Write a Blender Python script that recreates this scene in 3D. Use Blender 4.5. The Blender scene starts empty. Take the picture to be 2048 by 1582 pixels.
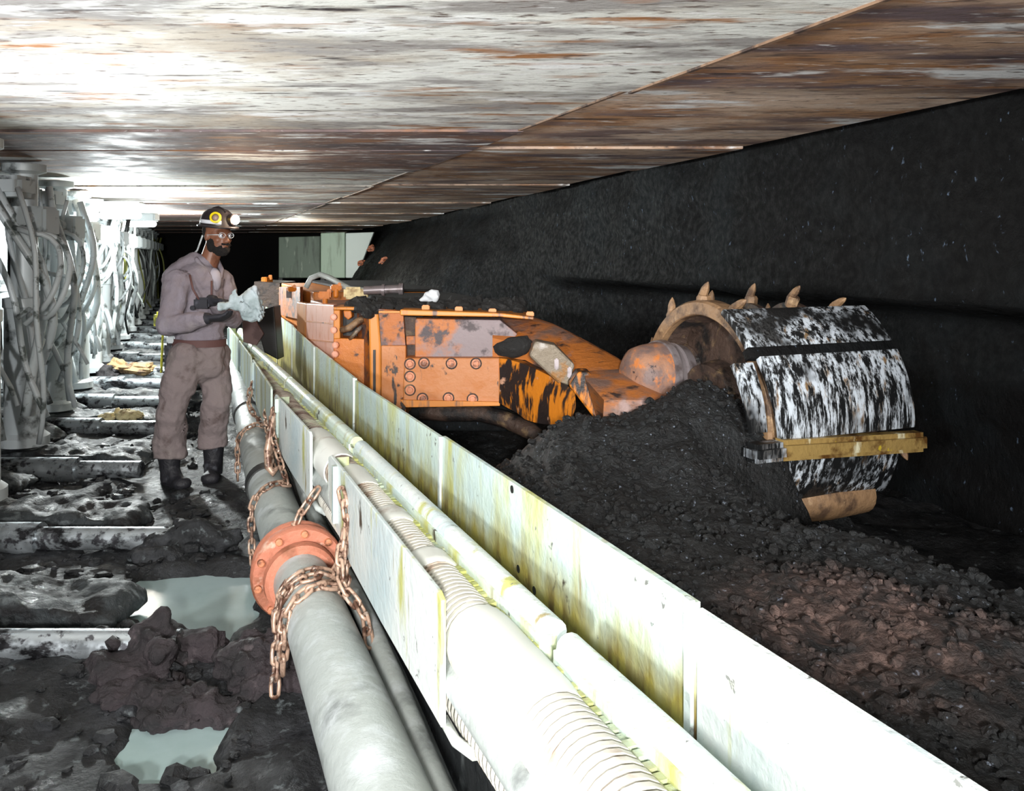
import bpy, bmesh, math, random
from mathutils import Vector, Matrix, noise
random.seed(7)
S = bpy.context.scene
COL = S.collection
F = 1700.0          # focal length in pixels of the 2048x1582 frame
EYE = 1.5           # camera height
PI = math.pi

def P(u, v, Y):                      # point seen at pixel (u,v), at distance Y
    return Vector(((u-1024)/F*Y, Y, EYE-(v-510)/F*Y))
def PZ(u, v, z):                     # the same, for a known height
    Y = (EYE-z)*F/(v-510)
    return Vector(((u-1024)/F*Y, Y, z))
def lerp(a, b, t): return a+(b-a)*t
def interp(tab, y):
    if y <= tab[0][0]:
        a, b = tab[0], tab[1]
    elif y >= tab[-1][0]:
        a, b = tab[-2], tab[-1]
    else:
        for a, b in zip(tab, tab[1:]):
            if a[0] <= y <= b[0]: break
    return a[1]+(b[1]-a[1])*(y-a[0])/(b[0]-a[0])
def smooth(a, b, x):
    t = max(0., min(1., (x-a)/(b-a))); return t*t*(3-2*t)
def nz(x, y, z=0., s=1., o=4):
    return noise.fractal(Vector((x*s, y*s, z*s)), 0.8, 2.1, o)
# plan lines of the face, all running away at about the same angle
PLATE = [(.3,.85),(1.08,.525),(1.53,.334),(2.94,-.237),(4.3,-.79),(5.8,-1.34),(7.5,-1.93),(8.8,-2.42),(12,-3.6)]
RAIL = [(.3,.67),(1.31,.26),(1.75,.073),(3.4,-.608),(4.8,-1.2),(7.1,-2.17),(9,-2.9)]
PANEL = [(.3,.46),(1.8,-.139),(3.1,-.658),(3.45,-.808),(4.4,-1.215),(6,-1.83),(7.5,-2.42),(9,-3.02)]
def plateX(y): return interp(PLATE, y)
def railX(y): return interp(RAIL, y)
def panelX(y): return interp(PANEL, y)
def pipeX(y): return .385-.3725*y
WALL = [(-1,3.8),(2,2.75),(4,2.06),(6.9,1.08),(11.6,-.30),(16,-1.6),(20,-3.0),(30,-6.4)]
def wallX(y): return interp(WALL, y)

# ---------------------------------------------------------------- materials
def rgb(c):
    return tuple((x/12.92 if x <= .04045 else ((x+.055)/1.055)**2.4) for x in c)+(1,)
class NT:
    def __init__(s, name):
        s.m = bpy.data.materials.new(name); s.m.use_nodes = True
        s.t = s.m.node_tree; s.b = s.t.nodes['Principled BSDF']
        s.tc = s.t.nodes.new('ShaderNodeTexCoord')
    def n(s, typ, **kw):
        x = s.t.nodes.new(typ)
        for k, v in kw.items(): setattr(x, k, v)
        return x
    def l(s, a, b): s.t.links.new(a, b)
    def noise(s, scale, stretch=(1,1,1), detail=6, rough=.6, off=0, rotz=0, dist=0):
        mp = s.n('ShaderNodeMapping'); mp.inputs['Scale'].default_value = stretch
        mp.inputs['Location'].default_value = (off*3.1, off*1.7, off*2.3)
        mp.inputs['Rotation'].default_value = (0,0,rotz)
        s.l(s.tc.outputs['Object'], mp.inputs['Vector'])
        t = s.n('ShaderNodeTexNoise'); t.inputs['Scale'].default_value = scale
        t.inputs['Detail'].default_value = detail; t.inputs['Roughness'].default_value = rough
        t.inputs['Distortion'].default_value = dist
        s.l(mp.outputs['Vector'], t.inputs['Vector']); return t.outputs['Fac']
    def ramp(s, fac, lo, hi):
        r = s.n('ShaderNodeMapRange'); r.inputs['From Min'].default_value = lo; r.inputs['From Max'].default_value = hi
        r.clamp = True; s.l(fac, r.inputs['Value']); return r.outputs['Result']
    def mul(s, a, b):
        r = s.n('ShaderNodeMath', operation='MULTIPLY'); s.l(a, r.inputs[0])
        if isinstance(b, (int, float)): r.inputs[1].default_value = b
        else: s.l(b, r.inputs[1])
        return r.outputs[0]
    def mix(s, fac, a, b):
        r = s.n('ShaderNodeMix', data_type='RGBA')
        s.l(fac, r.inputs['Factor'])
        for sock, v in ((r.inputs[6], a), (r.inputs[7], b)):
            if isinstance(v, tuple): sock.default_value = v
            else: s.l(v, sock)
        return r.outputs[2]
def mat(name, base, layers=(), rough=.6, metal=0., bump=None, spec=.5, coat=0., roughvar=None):
    t = NT(name); col = rgb(base)
    for i, L in enumerate(layers):
        c, sc, lo, hi = L[:4]; st = L[4] if len(L) > 4 else (1,1,1); rz = L[5] if len(L) > 5 else 0
        f = t.ramp(t.noise(sc, st, off=i+1+len(name)*.37, rotz=rz), lo, hi)
        col = t.mix(f, col, rgb(c))
    if isinstance(col, tuple): t.b.inputs['Base Color'].default_value = col
    else: t.l(col, t.b.inputs['Base Color'])
    t.b.inputs['Roughness'].default_value = rough
    t.b.inputs['Metallic'].default_value = metal
    t.b.inputs['Specular IOR Level'].default_value = spec
    t.b.inputs['Coat Weight'].default_value = coat
    if roughvar:
        f = t.noise(roughvar[0], off=9)
        r = t.n('ShaderNodeMapRange'); r.inputs['From Min'].default_value = .35; r.inputs['From Max'].default_value = .65
        r.inputs['To Min'].default_value = roughvar[1]; r.inputs['To Max'].default_value = roughvar[2]
        t.l(f, r.inputs['Value']); t.l(r.outputs['Result'], t.b.inputs['Roughness'])
    if bump:
        f = t.noise(bump[0], bump[2] if len(bump) > 2 else (1,1,1), detail=8, rough=.65, off=5)
        b = t.n('ShaderNodeBump'); b.inputs['Strength'].default_value = bump[1]; b.inputs['Distance'].default_value = .02
        t.l(f, b.inputs['Height']); t.l(b.outputs['Normal'], t.b.inputs['Normal'])
    t.m['nt'] = 1
    return t.m
M = {}
VS = (1,1,.16)
M['mud'] = mat('wet black mud', (.15,.155,.165), [((.30,.31,.33),3,.5,.75),((.08,.09,.1),9,.45,.65),((.42,.45,.46),22,.6,.72)], bump=(26,1.,), roughvar=(7,.2,.75))
M['mudlump'] = mat('brown mud', (.235,.205,.22), [((.15,.14,.15),5,.42,.6),((.40,.36,.37),14,.60,.75)], bump=(30,1.), roughvar=(9,.35,.8))
M['coal'] = mat('coal', (.115,.12,.13), [((.19,.21,.23),2.2,.45,.75),((.06,.06,.065),6,.45,.6)], rough=.5, bump=(30,1.), roughvar=(30,.25,.8))
M['coalwall'] = mat('coal seam', (.035,.036,.04), [((.075,.09,.10),1.0,.46,.62),((.04,.04,.045),2.5,.48,.6),((.36,.42,.50),34,.66,.72,(1,1,.5))], bump=(18,1.,(1,1,.6)), roughvar=(20,.5,.9), spec=.2)
M['rock'] = mat('roof rock', (.13,.12,.12), bump=(5,1.), rough=.9)
M['water'] = mat('murky water', (.68,.76,.77), [((.60,.69,.68),2,.4,.7)], rough=.12, bump=(5,.03), spec=.6)
def canopy_mat(name, base, dark, rust, k, warm=.5):
    return mat(name, base, [(rust,1.3,.48-k*.1,.60,(.6,1.2,1),.5),(dark,2.6,.50-k*.12,.62,(.5,1.5,1),.3),((.94,.95,.95),1.9,.57,.63,(.5,1.7,1),.1),
        ((.62,.43,.27),4.5,.56-k*.04,.68,(.4,1.9,1),.45),((.20,.17,.18),6,.61-k*.08,.70,(.3,2.3,1),.2),((.88,.88,.88),15,.61,.68,(.4,2,1),.3),((.36,.30,.27),24,.56,.68,(.5,1.6,1),.2)],
        rough=.65, bump=(20,.35,(.6,1.6,1)), roughvar=(5,.5,.85))
M['canopy_light'] = canopy_mat('pale dusty canopy steel', (.88,.89,.87), (.60,.59,.58), (.72,.69,.64), -.15)
M['canopy_dark'] = canopy_mat('brown canopy steel', (.47,.41,.41), (.33,.30,.32), (.50,.38,.32), .35)
M['canopy_mid'] = canopy_mat('mottled canopy steel', (.82,.81,.78), (.46,.42,.42), (.62,.53,.46), .1)
M['tip_light'] = canopy_mat('rusty canopy tip steel', (.84,.75,.67), (.50,.42,.40), (.70,.54,.40), .2)
M['tip_dark'] = canopy_mat('dark rusty canopy tip', (.74,.64,.56), (.40,.34,.35), (.62,.46,.32), .4)
M['seam'] = mat('canopy seam edge', (.50,.40,.32), [((.25,.2,.18),8,.5,.6)], rough=.6)
def paint(name, base, stain, k=0., rough=.45, low=0.):
    t = NT(name); col = rgb(base)
    def L(c, sc, lo, hi, st, i, col, m=None):
        f = t.ramp(t.noise(sc, st, off=i+len(name)*.31, dist=.3), lo, hi)
        if m is not None: f = t.mul(f, m)
        return t.mix(f, col, rgb(c))
    col = L((.70,.78,.80), 2.2, .45, .65, (1,1,.6), 1, col)
    col = L((.72,.73,.45), 6, (.49 if low else .54)-k, .66, (1,1,.2), 2, col)
    col = L((.62,.58,.44), 13, .62-k, .72, (1,1,.16), 3, col)
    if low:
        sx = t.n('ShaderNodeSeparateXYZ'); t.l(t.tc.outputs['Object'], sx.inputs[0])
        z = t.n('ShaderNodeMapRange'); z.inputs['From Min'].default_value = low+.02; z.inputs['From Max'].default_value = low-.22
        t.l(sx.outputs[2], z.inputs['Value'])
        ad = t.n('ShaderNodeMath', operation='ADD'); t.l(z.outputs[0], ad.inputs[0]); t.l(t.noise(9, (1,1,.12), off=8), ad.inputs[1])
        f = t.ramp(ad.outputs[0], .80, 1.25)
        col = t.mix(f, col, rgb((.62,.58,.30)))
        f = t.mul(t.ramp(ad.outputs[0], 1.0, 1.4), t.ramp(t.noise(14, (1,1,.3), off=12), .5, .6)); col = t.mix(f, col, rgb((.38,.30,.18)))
    col = L((.28,.26,.22), 8, .66, .70, (1,1,.5), 5, col)
    col = L((.45,.46,.45), 30, .66, .70, (1,1,.8), 6, col)
    t.l(col, t.b.inputs['Base Color']); t.b.inputs['Roughness'].default_value = rough
    b = t.n('ShaderNodeBump'); b.inputs['Strength'].default_value = .25; b.inputs['Distance'].default_value = .02
    t.l(t.noise(30, off=5), b.inputs['Height']); t.l(b.outputs['Normal'], t.b.inputs['Normal'])
    return t.m
M['white'] = paint('white panel paint', (.84,.87,.86), (.70,.67,.60), -.05)
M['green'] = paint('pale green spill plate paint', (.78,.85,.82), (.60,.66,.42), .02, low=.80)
M['railgreen'] = paint('pale rail paint', (.78,.84,.80), (.60,.66,.42), .05)
M['palesection'] = paint('white spill plate paint', (.86,.89,.89), (.6,.6,.5), -.04)
M['greyhose'] = mat('grey dusty pipe', (.68,.71,.70), [((.45,.47,.47),5,.54,.7),((.80,.83,.84),6,.52,.7),((.26,.26,.26),6,.67,.72)], rough=.55, bump=(24,.25), roughvar=(8,.35,.7))
M['corr'] = mat('cream corrugated sleeve', (.82,.81,.77), [((.62,.52,.44),7,.55,.7)], rough=.5)
M['corrbrown'] = mat('brown groove', (.42,.30,.24), rough=.7)
M['corrold'] = mat('brown dusty corrugated hose', (.60,.55,.50), [((.40,.31,.28),9,.48,.6),((.7,.7,.62),5,.55,.65)], rough=.65, bump=(30,.5))
M['sleeve'] = mat('white hose sleeve', (.88,.89,.87), [((.70,.66,.62),8,.58,.72)], rough=.5)
M['flange'] = mat('salmon painted flange', (.76,.48,.38), [((.55,.34,.24),9,.5,.66),((.85,.70,.62),13,.6,.72)], rough=.55, bump=(30,.4))
M['bolt'] = mat('rusty bolt', (.80,.52,.38), [((.45,.28,.2),20,.5,.6)], rough=.5)
M['chain'] = mat('rusty chain', (.74,.62,.54), [((.36,.25,.2),22,.48,.6),((.75,.72,.68),30,.58,.7)], rough=.4, metal=.3)
M['steel'] = mat('polished ram steel', (.75,.78,.80), [((.2,.2,.21),9,.53,.6,(.5,1,1)),((.36,.36,.38),20,.55,.62)], rough=.25, metal=.75, roughvar=(14,.15,.6))
M['basesteel'] = mat('muddy base steel', (.22,.24,.25), [((.50,.53,.54),9,.56,.68,(.6,1,1)),((.09,.09,.1),5,.5,.6)], rough=.5, bump=(25,1.), roughvar=(9,.25,.7))
M['leg'] = mat('white hydraulic leg', (.80,.83,.84), [((.35,.37,.37),5,.56,.66)], rough=.4)
M['hosewhite'] = mat('pale hydraulic hose', (.84,.87,.88), [((.42,.45,.44),9,.54,.62)], rough=.35)
M['hosedark'] = mat('dark hydraulic hose', (.14,.15,.15), rough=.45)
M['hosegreen'] = mat('olive hydraulic hose', (.45,.46,.22), rough=.5)
M['yellow'] = mat('yellow valve', (.62,.60,.12), [((.3,.3,.08),12,.5,.6)], rough=.5)
M['orange'] = mat('shearer orange paint', (.78,.45,.12), [((.66,.36,.14),6,.5,.7),((.25,.18,.15),9,.63,.69),((.80,.55,.34),4,.55,.7)], rough=.45, bump=(20,.25))
M['orangedirty'] = mat('dirty orange paint', (.68,.39,.16), [((.38,.30,.29),7,.48,.58),((.16,.13,.13),10,.55,.62),((.55,.42,.40),4,.54,.66)], rough=.5, bump=(25,.4))
M['orangedust'] = mat('dusty orange plate', (.72,.46,.26), [((.70,.42,.18),6,.5,.62),((.18,.14,.12),16,.62,.66,(1,1,.5)),((.12,.1,.1),9,.64,.68,VS)], rough=.5, bump=(20,.2))
M['purple'] = mat('purple dusty plate', (.52,.47,.48), [((.70,.42,.20),3,.50,.60),((.28,.24,.25),8,.54,.62)], rough=.55, bump=(20,.35))
M['salmon'] = mat('salmon cover', (.88,.64,.55), [((.82,.48,.28),8,.52,.68)], rough=.45)
M['amber'] = mat('amber painted post', (.80,.50,.18), [((.40,.30,.25),12,.56,.64,VS)], rough=.45)
M['armarm'] = mat('scraped arm steel', (.70,.42,.19), [((.48,.38,.34),3.2,.46,.58,(1,1,2)),((.22,.18,.17),7,.58,.66,(1,1,3)),((.62,.52,.5),5,.6,.7)], rough=.4, bump=(20,.4,(1,1,3)))
M['armblack'] = mat('coal smeared arm', (.80,.48,.12), [((.13,.11,.11),6,.49,.53,(1,1,.25)),((.75,.58,.48),9,.62,.68)], rough=.45, bump=(20,.4))
M['goldgrey'] = mat('worn bracket', (.50,.46,.40), [((.66,.64,.62),6,.5,.6),((.56,.40,.22),9,.55,.65)], rough=.4, metal=.3, bump=(30,.5))
M['tan'] = mat('tan worn steel', (.58,.46,.34), [((.36,.28,.22),10,.48,.62),((.72,.60,.46),14,.6,.7)], rough=.5, bump=(25,.5))
M['tanpink'] = mat('worn pinkish gear head paint', (.64,.47,.37), [((.46,.38,.36),5,.46,.58),((.78,.48,.26),9,.55,.62),((.25,.2,.2),12,.64,.67)], rough=.5, bump=(20,.4))
M['hubgrey'] = mat('grey machined ring', (.55,.52,.53), [((.40,.36,.36),10,.52,.65)], rough=.35, metal=.4)
M['browndark'] = mat('dark brown hub', (.28,.22,.19), [((.46,.38,.28),11,.56,.66),((.10,.09,.09),6,.5,.6)], rough=.5, bump=(20,.8))
def streak(name, rz=.0, a=.47, b=.54):
    t = NT(name)
    f1 = t.ramp(t.noise(34, (1,1,.16), detail=8, rough=.75, off=2), a, b)
    f2 = t.ramp(t.noise(3.2, (1,1,.9), detail=4, off=6), .40, .52)
    f = t.mul(f1, f2)
    c = t.mix(t.ramp(t.noise(20, (1,1,.3), off=4), .56, .64), rgb((.80,.84,.88)), rgb((.52,.42,.30)))
    col = t.mix(f, rgb((.10,.105,.11)), c)
    t.l(col, t.b.inputs['Base Color'])
    t.b.inputs['Roughness'].default_value = .35
    bp = t.n('ShaderNodeBump'); bp.inputs['Strength'].default_value = .5; bp.inputs['Distance'].default_value = .01
    t.l(f1, bp.inputs['Height']); t.l(bp.outputs['Normal'], t.b.inputs['Normal'])
    return t.m
M['cowl'] = streak('scraped cowl steel')
M['cowl2'] = streak('scraped lower cowl steel', a=.49, b=.56)
M['gold'] = mat('golden wet bar', (.60,.50,.30), [((.35,.24,.12),9,.5,.62),((.82,.80,.68),14,.58,.66,(1,1,.3)),((.75,.66,.2),18,.64,.7)], rough=.3, bump=(30,.4))
M['black'] = mat('black rubber', (.10,.10,.105), rough=.5)
M['blacktop'] = mat('coal dust on machine', (.12,.12,.12), [((.2,.2,.2),20,.55,.65)], rough=.8, bump=(30,1.))
M['paleplate'] = mat('pale green far plate', (.66,.74,.66), [((.52,.58,.50),6,.5,.65,VS)], rough=.5)
M['darkplate'] = mat('grey green far plate', (.40,.45,.40), [((.28,.31,.28),6,.5,.65,VS),((.6,.64,.58),12,.62,.7,VS)], rough=.6)
M['whiteplate'] = mat('white far plate', (.85,.89,.87), rough=.5)
M['cream'] = mat('cream rag', (.86,.80,.62), [((.6,.5,.36),14,.5,.65)], rough=.8)
M['beige'] = mat('beige block', (.68,.56,.40), [((.4,.32,.26),9,.5,.6)], rough=.7, bump=(20,.5))
M['pale'] = mat('pale chalky lump', (.86,.88,.90), rough=.6, bump=(20,.4))
M['cloth'] = mat('grey mauve work cloth', (.56,.53,.57), [((.50,.46,.48),3,.45,.65),((.58,.55,.56),7,.55,.7)], rough=.9, bump=(9,.8))
M['cloth2'] = mat('brown mauve trouser cloth', (.53,.48,.48), [((.54,.50,.49),3,.5,.65),((.38,.32,.31),8,.55,.7)], rough=.9, bump=(9,.8))
M['belt'] = mat('maroon belt', (.38,.26,.25), rough=.7)
M['skin'] = mat('dark brown skin', (.50,.33,.25), [((.42,.27,.2),20,.5,.6)], rough=.45)
M['beard'] = mat('black beard', (.09,.075,.07), rough=.9, bump=(60,1.))
M['glove'] = mat('dark glove', (.15,.15,.18), [((.3,.3,.34),14,.6,.7)], rough=.7)
M['boot'] = mat('muddy black boot', (.16,.16,.18), [((.36,.37,.40),10,.58,.7)], rough=.45, bump=(20,.6))
M['helmet'] = mat('dark helmet shell', (.17,.15,.16), rough=.4)
M['band'] = mat('white helmet band', (.88,.89,.92), rough=.4)
M['badge'] = mat('yellow badge ring', (.92,.82,.05), rough=.4)
M['badgein'] = mat('badge centre', (.68,.58,.55), rough=.4)
M['rag'] = mat('pale grey cloth', (.74,.79,.81), [((.60,.66,.67),6,.48,.65),((.84,.87,.9),4,.56,.7)], rough=.8, bump=(8,.6))
M['shirt'] = mat('pale undershirt', (.66,.64,.68), rough=.9)
M['glass'] = mat('spectacle lens', (.10,.07,.05), rough=.1)
M['reddish'] = mat('rust orange lump', (.72,.44,.32), [((.4,.25,.2),20,.5,.6)], rough=.6)
M['brownplate'] = mat('mauve brown plate', (.46,.37,.37), [((.36,.28,.28),9,.5,.62)], rough=.6)
def emis(name, c, s):
    m = bpy.data.materials.new(name); m.use_nodes = True; b = m.node_tree.nodes['Principled BSDF']
    b.inputs['Base Color'].default_value = rgb(c); b.inputs['Emission Color'].default_value = rgb(c); b.inputs['Emission Strength'].default_value = s
    return m
M['lamp'] = emis('lit cap lamp', (1,.9,.78), 30)
M['tube'] = emis('lit lamp tube', (.97,1,.99), 14)
# heap coal: brown patch placed by a rounded mask and noise
def heapmat():
    t = NT('heaped coal')
    c = t.mix(t.ramp(t.noise(4, off=1), .4, .65), rgb((.075,.082,.088)), rgb((.13,.142,.15)))
    c = t.mix(t.ramp(t.noise(24, off=2), .5, .6), c, rgb((.065,.065,.07)))
    c = t.mix(t.ramp(t.noise(60, off=3), .64, .7), c, rgb((.50,.54,.60)))
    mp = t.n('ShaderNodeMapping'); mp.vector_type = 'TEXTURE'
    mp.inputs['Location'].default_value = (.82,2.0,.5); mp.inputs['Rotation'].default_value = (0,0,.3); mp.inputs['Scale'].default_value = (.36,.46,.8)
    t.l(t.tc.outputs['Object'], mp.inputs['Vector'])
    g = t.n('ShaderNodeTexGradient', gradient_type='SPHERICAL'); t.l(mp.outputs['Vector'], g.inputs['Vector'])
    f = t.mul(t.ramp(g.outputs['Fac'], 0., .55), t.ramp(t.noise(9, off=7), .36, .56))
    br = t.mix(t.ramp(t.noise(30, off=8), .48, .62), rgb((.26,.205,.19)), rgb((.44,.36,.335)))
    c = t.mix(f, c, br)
    t.l(c, t.b.inputs['Base Color'])
    r = t.n('ShaderNodeMapRange'); r.inputs['To Min'].default_value = .25; r.inputs['To Max'].default_value = .9
    t.l(t.noise(40, off=4), r.inputs['Value']); t.l(r.outputs['Result'], t.b.inputs['Roughness'])
    b = t.n('ShaderNodeBump'); b.inputs['Strength'].default_value = 1.; b.inputs['Distance'].default_value = .02
    t.l(t.noise(45, detail=8, off=5), b.inputs['Height']); t.l(b.outputs['Normal'], t.b.inputs['Normal'])
    return t.m
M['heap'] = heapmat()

# ---------------------------------------------------------------- mesh builder
def frame(d, up=Vector((0,0,1))):
    d = d.normalized()
    if abs(d.dot(up)) > .97: up = Vector((0,1,0))
    x = d.cross(up).normalized(); y = x.cross(d).normalized()
    return x, y, d
class MB:
    def __init__(s): s.v = []; s.f = []
    def add(s, vs, fs):
        o = len(s.v); s.v += [Vector(v) for v in vs]; s.f += [tuple(i+o for i in f) for f in fs]; return s
    def box(s, c, size, rz=0., R=None):
        c = Vector(c); R = R or Matrix.Rotation(rz, 3, 'Z')
        hx, hy, hz = (q/2 for q in size)
        vs = [c+R@Vector((x*hx, y*hy, z*hz)) for x in (-1,1) for y in (-1,1) for z in (-1,1)]
        return s.add(vs, [(0,1,3,2),(4,6,7,5),(0,4,5,1),(2,3,7,6),(0,2,6,4),(1,5,7,3)])
    def bbox(s, c, size, b=.01, rz=0.):      # bevelled box
        c = Vector(c); R = Matrix.Rotation(rz, 3, 'Z'); bm = bmesh.new()
        bmesh.ops.create_cube(bm, size=1)
        for v in bm.verts: v.co = Vector((v.co.x*size[0], v.co.y*size[1], v.co.z*size[2]))
        bmesh.ops.bevel(bm, geom=bm.edges[:], offset=b, segments=2, affect='EDGES')
        bm.verts.index_update()
        s.add([c+R@v.co for v in bm.verts], [[v.index for v in f.verts] for f in bm.faces]); bm.free(); return s
    def prism(s, pts, ext):
        pts = [Vector(p) for p in pts]; ext = Vector(ext); n = len(pts)
        return s.add(pts+[p+ext for p in pts], [tuple(range(n)), tuple(range(2*n-1, n-1, -1))]+[(i, i+n, (i+1) % n+n, (i+1) % n) for i in range(n)])
    def tube(s, path, r, seg=12, caps=True):
        path = [Vector(p) for p in path]; n = len(path)
        rr = r if isinstance(r, (list, tuple)) else [r]*n
        vs = []; up = None
        for i, p in enumerate(path):
            d = (path[min(i+1, n-1)]-path[max(i-1, 0)])
            if d.length < 1e-9: d = Vector((0,1,0))
            d.normalize()
            if up is None: x, y, _ = frame(d)
            else:
                x = d.cross(up)
                x = frame(d)[0] if x.length < 1e-5 else x.normalized()
                y = x.cross(d).normalized()
            up = y
            for k in range(seg):
                a = 2*PI*k/seg; vs.append(p+(x*math.cos(a)+y*math.sin(a))*rr[i])
        fs = [(i*seg+k, i*seg+(k+1) % seg, (i+1)*seg+(k+1) % seg, (i+1)*seg+k) for i in range(n-1) for k in range(seg)]
        if caps: fs += [tuple(range(seg-1, -1, -1)), tuple(range((n-1)*seg, n*seg))]
        return s.add(vs, fs)
    def lathe(s, o, d, prof, seg=32, a0=0., a1=2*PI):   # prof: (along, radius)
        o = Vector(o); x, y, d = frame(Vector(d)); full = abs(a1-a0-2*PI) < 1e-6; m = seg if full else seg+1
        vs = [o+d*t+(x*math.cos(a0+(a1-a0)*k/seg)+y*math.sin(a0+(a1-a0)*k/seg))*max(r, 1e-4) for t, r in prof for k in range(m)]
        fs = [(i*m+k, i*m+(k+1) % m, (i+1)*m+(k+1) % m, (i+1)*m+k) for i in range(len(prof)-1) for k in range(m if full else m-1)]
        return s.add(vs, fs)
    def ell(s, c, r, R=None, u=16, v=10, jit=0., sd=0.):
        c = Vector(c); R = R or Matrix.Identity(3); r = (r,)*3 if isinstance(r, (int, float)) else r
        vs = []
        for i in range(v+1):
            th = PI*i/v
            for k in range(u):
                a = 2*PI*k/u; n = Vector((math.sin(th)*math.cos(a), math.sin(th)*math.sin(a), math.cos(th)))
                q = 1+jit*noise.noise(n*1.7+Vector((sd, sd*2, sd*.5)))*2 if jit else 1
                vs.append(c+R@Vector((n.x*r[0]*q, n.y*r[1]*q, n.z*r[2]*q)))
        fs = [(i*u+k, (i+1)*u+k, (i+1)*u+(k+1) % u, i*u+(k+1) % u) for i in range(v) for k in range(u)]
        return s.add(vs, fs)
    def cap(s, a, b, ra, rb, seg=14):          # closed tapered capsule
        a = Vector(a); b = Vector(b); d = b-a; L = d.length; pr = []
        for k in range(7):
            t = PI/2*k/6; pr.append((-ra*math.cos(t), ra*math.sin(t)))
        for k in range(7):
            t = PI/2*k/6; pr.append((L+rb*math.sin(t), rb*math.cos(t)))
        return s.lathe(a, d if L > 1e-6 else Vector((0,0,1)), pr, seg)
    def bolt(s, c, d, r=.02, h=.015):
        return s.lathe(c, d, [(0, .0001),(0, r),(h, r*.95),(h*1.2, r*.6),(h*1.2, .0001)], 10)
    def build(s, name, m, parent=None, shade=False, bevel=0., origin=None, fuse=0., sm=0, disp=None, auto=None):
        me = bpy.data.meshes.new(name)
        if parent is not None: o = Vector(parent['wl'])
        elif origin is not None: o = Vector(origin)
        else:
            xs = [v.x for v in s.v]; ys = [v.y for v in s.v]; zs = [v.z for v in s.v]
            o = Vector(((min(xs)+max(xs))/2, (min(ys)+max(ys))/2, min(zs)))
        me.from_pydata([v-o for v in s.v], [], s.f); me.update()
        bm = bmesh.new(); bm.from_mesh(me); bmesh.ops.remove_doubles(bm, verts=bm.verts, dist=1e-5)
        bmesh.ops.recalc_face_normals(bm, faces=bm.faces); bm.to_mesh(me); bm.free()
        ob = bpy.data.objects.new(name, me); COL.objects.link(ob)
        if fuse or bevel:
            if fuse:
                q = ob.modifiers.new('r', 'REMESH'); q.mode = 'VOXEL'; q.voxel_size = fuse
                if sm: q = ob.modifiers.new('s', 'SMOOTH'); q.iterations = sm; q.factor = .5
            if bevel:
                q = ob.modifiers.new('b', 'BEVEL'); q.width = bevel; q.segments = 2; q.limit_method = 'ANGLE'; q.angle_limit = .7
            dg = bpy.context.evaluated_depsgraph_get(); dg.update()
            m2 = bpy.data.meshes.new_from_object(ob.evaluated_get(dg)); ob.modifiers.clear(); ob.data = m2; me = m2
            me.name = name
        if disp:
            for v in me.vertices:
                n = v.normal; v.co += n*disp[0]*noise.fractal((v.co+o)*disp[1], .8, 2., 3)
        me.materials.clear(); me.materials.append(M[m] if isinstance(m, str) else m)
        if shade or fuse:
            for p in me.polygons: p.use_smooth = True
        if auto:
            try: me.set_sharp_from_angle(angle=auto)
            except Exception: pass
        if parent is not None:
            ob.parent = parent
            ob['wl'] = list(o) 
            if parent.type != 'EMPTY': ob.location = (0,0,0)
        else: ob.location = o; ob['wl'] = list(o)
        return ob
def tag(o, label=None, cat=None, group=None, kind=None):
    if label: o['label'] = label
    if cat: o['category'] = cat
    if group: o['group'] = group
    if kind: o['kind'] = kind
    return o
def thing(name, loc, label, cat, group=None):
    o = bpy.data.objects.new(name, None); COL.objects.link(o); o.location = loc; o['wl'] = list(loc)
    o.empty_display_size = .1
    return tag(o, label, cat, group)
def obox(a, b, z0, z1, w0=0., w1=.01, mb=None):
    """vertical slab along plan line a->b (x,y), w0..w1 offset to its right"""
    a = Vector((a[0], a[1], 0)); b = Vector((b[0], b[1], 0)); n = Vector(((b-a).y, -(b-a).x, 0)).normalized()
    mb = mb or MB()
    return mb.prism([a+n*w0+Vector((0,0,z0)), b+n*w0+Vector((0,0,z0)), b+n*w0+Vector((0,0,z1)), a+n*w0+Vector((0,0,z1))], n*(w1-w0))

# ================================================================ SETTING
pud1 = [PZ(u, v, 0.) for u, v in [(268,1245),(275,1165),(340,1157),(420,1152),(520,1160),(525,1200),(500,1215),(520,1235),(455,1275),(440,1300),(435,1322),(400,1320),(380,1300),(350,1270),(335,1250),(300,1255)]]
pud2 = [PZ(u, v, 0.) for u, v in [(268,1480),(275,1458),(325,1430),(400,1440),(495,1430),(470,1455),(430,1500),(420,1560),(260,1570),(240,1520)]]
def sdist(p, poly):
    ins = False; dm = 9.
    for i in range(len(poly)):
        a, b = poly[i-1], poly[i]
        if (a.y > p[1]) != (b.y > p[1]) and p[0] < (b.x-a.x)*(p[1]-a.y)/(b.y-a.y)+a.x: ins = not ins
        dx, dy = b.x-a.x, b.y-a.y; t = max(0, min(1, ((p[0]-a.x)*dx+(p[1]-a.y)*dy)/(dx*dx+dy*dy+1e-9)))
        dm = min(dm, math.hypot(p[0]-a.x-t*dx, p[1]-a.y-t*dy))
    return -dm if ins else dm
RAMS = [1.75, 3.05, 4.2, 5.55, 6.9, 8.1, 9.25, 10.2, 11.6, 13.0, 14.4, 15.8, 17.2, 18.6, 20.0, 21.4, 22.8, 24.2]
def floorz(x, y):
    h = .045+.045*nz(x, y, 0, 2.2, 5)+.02*nz(x, y, 3, 9., 3)
    if y < 5:
        d = min(sdist((x, y), pud1), sdist((x, y), pud2))+.02*nz(x, y, 7, 12)
        h = lerp(-.05, max(h, .03), smooth(-.04, .05, d))
    dx = x+2.12; dy = y-5.55
    h = lerp(0.02, h, smooth(.3, .5, math.hypot(dx, dy)))
    return h
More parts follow.
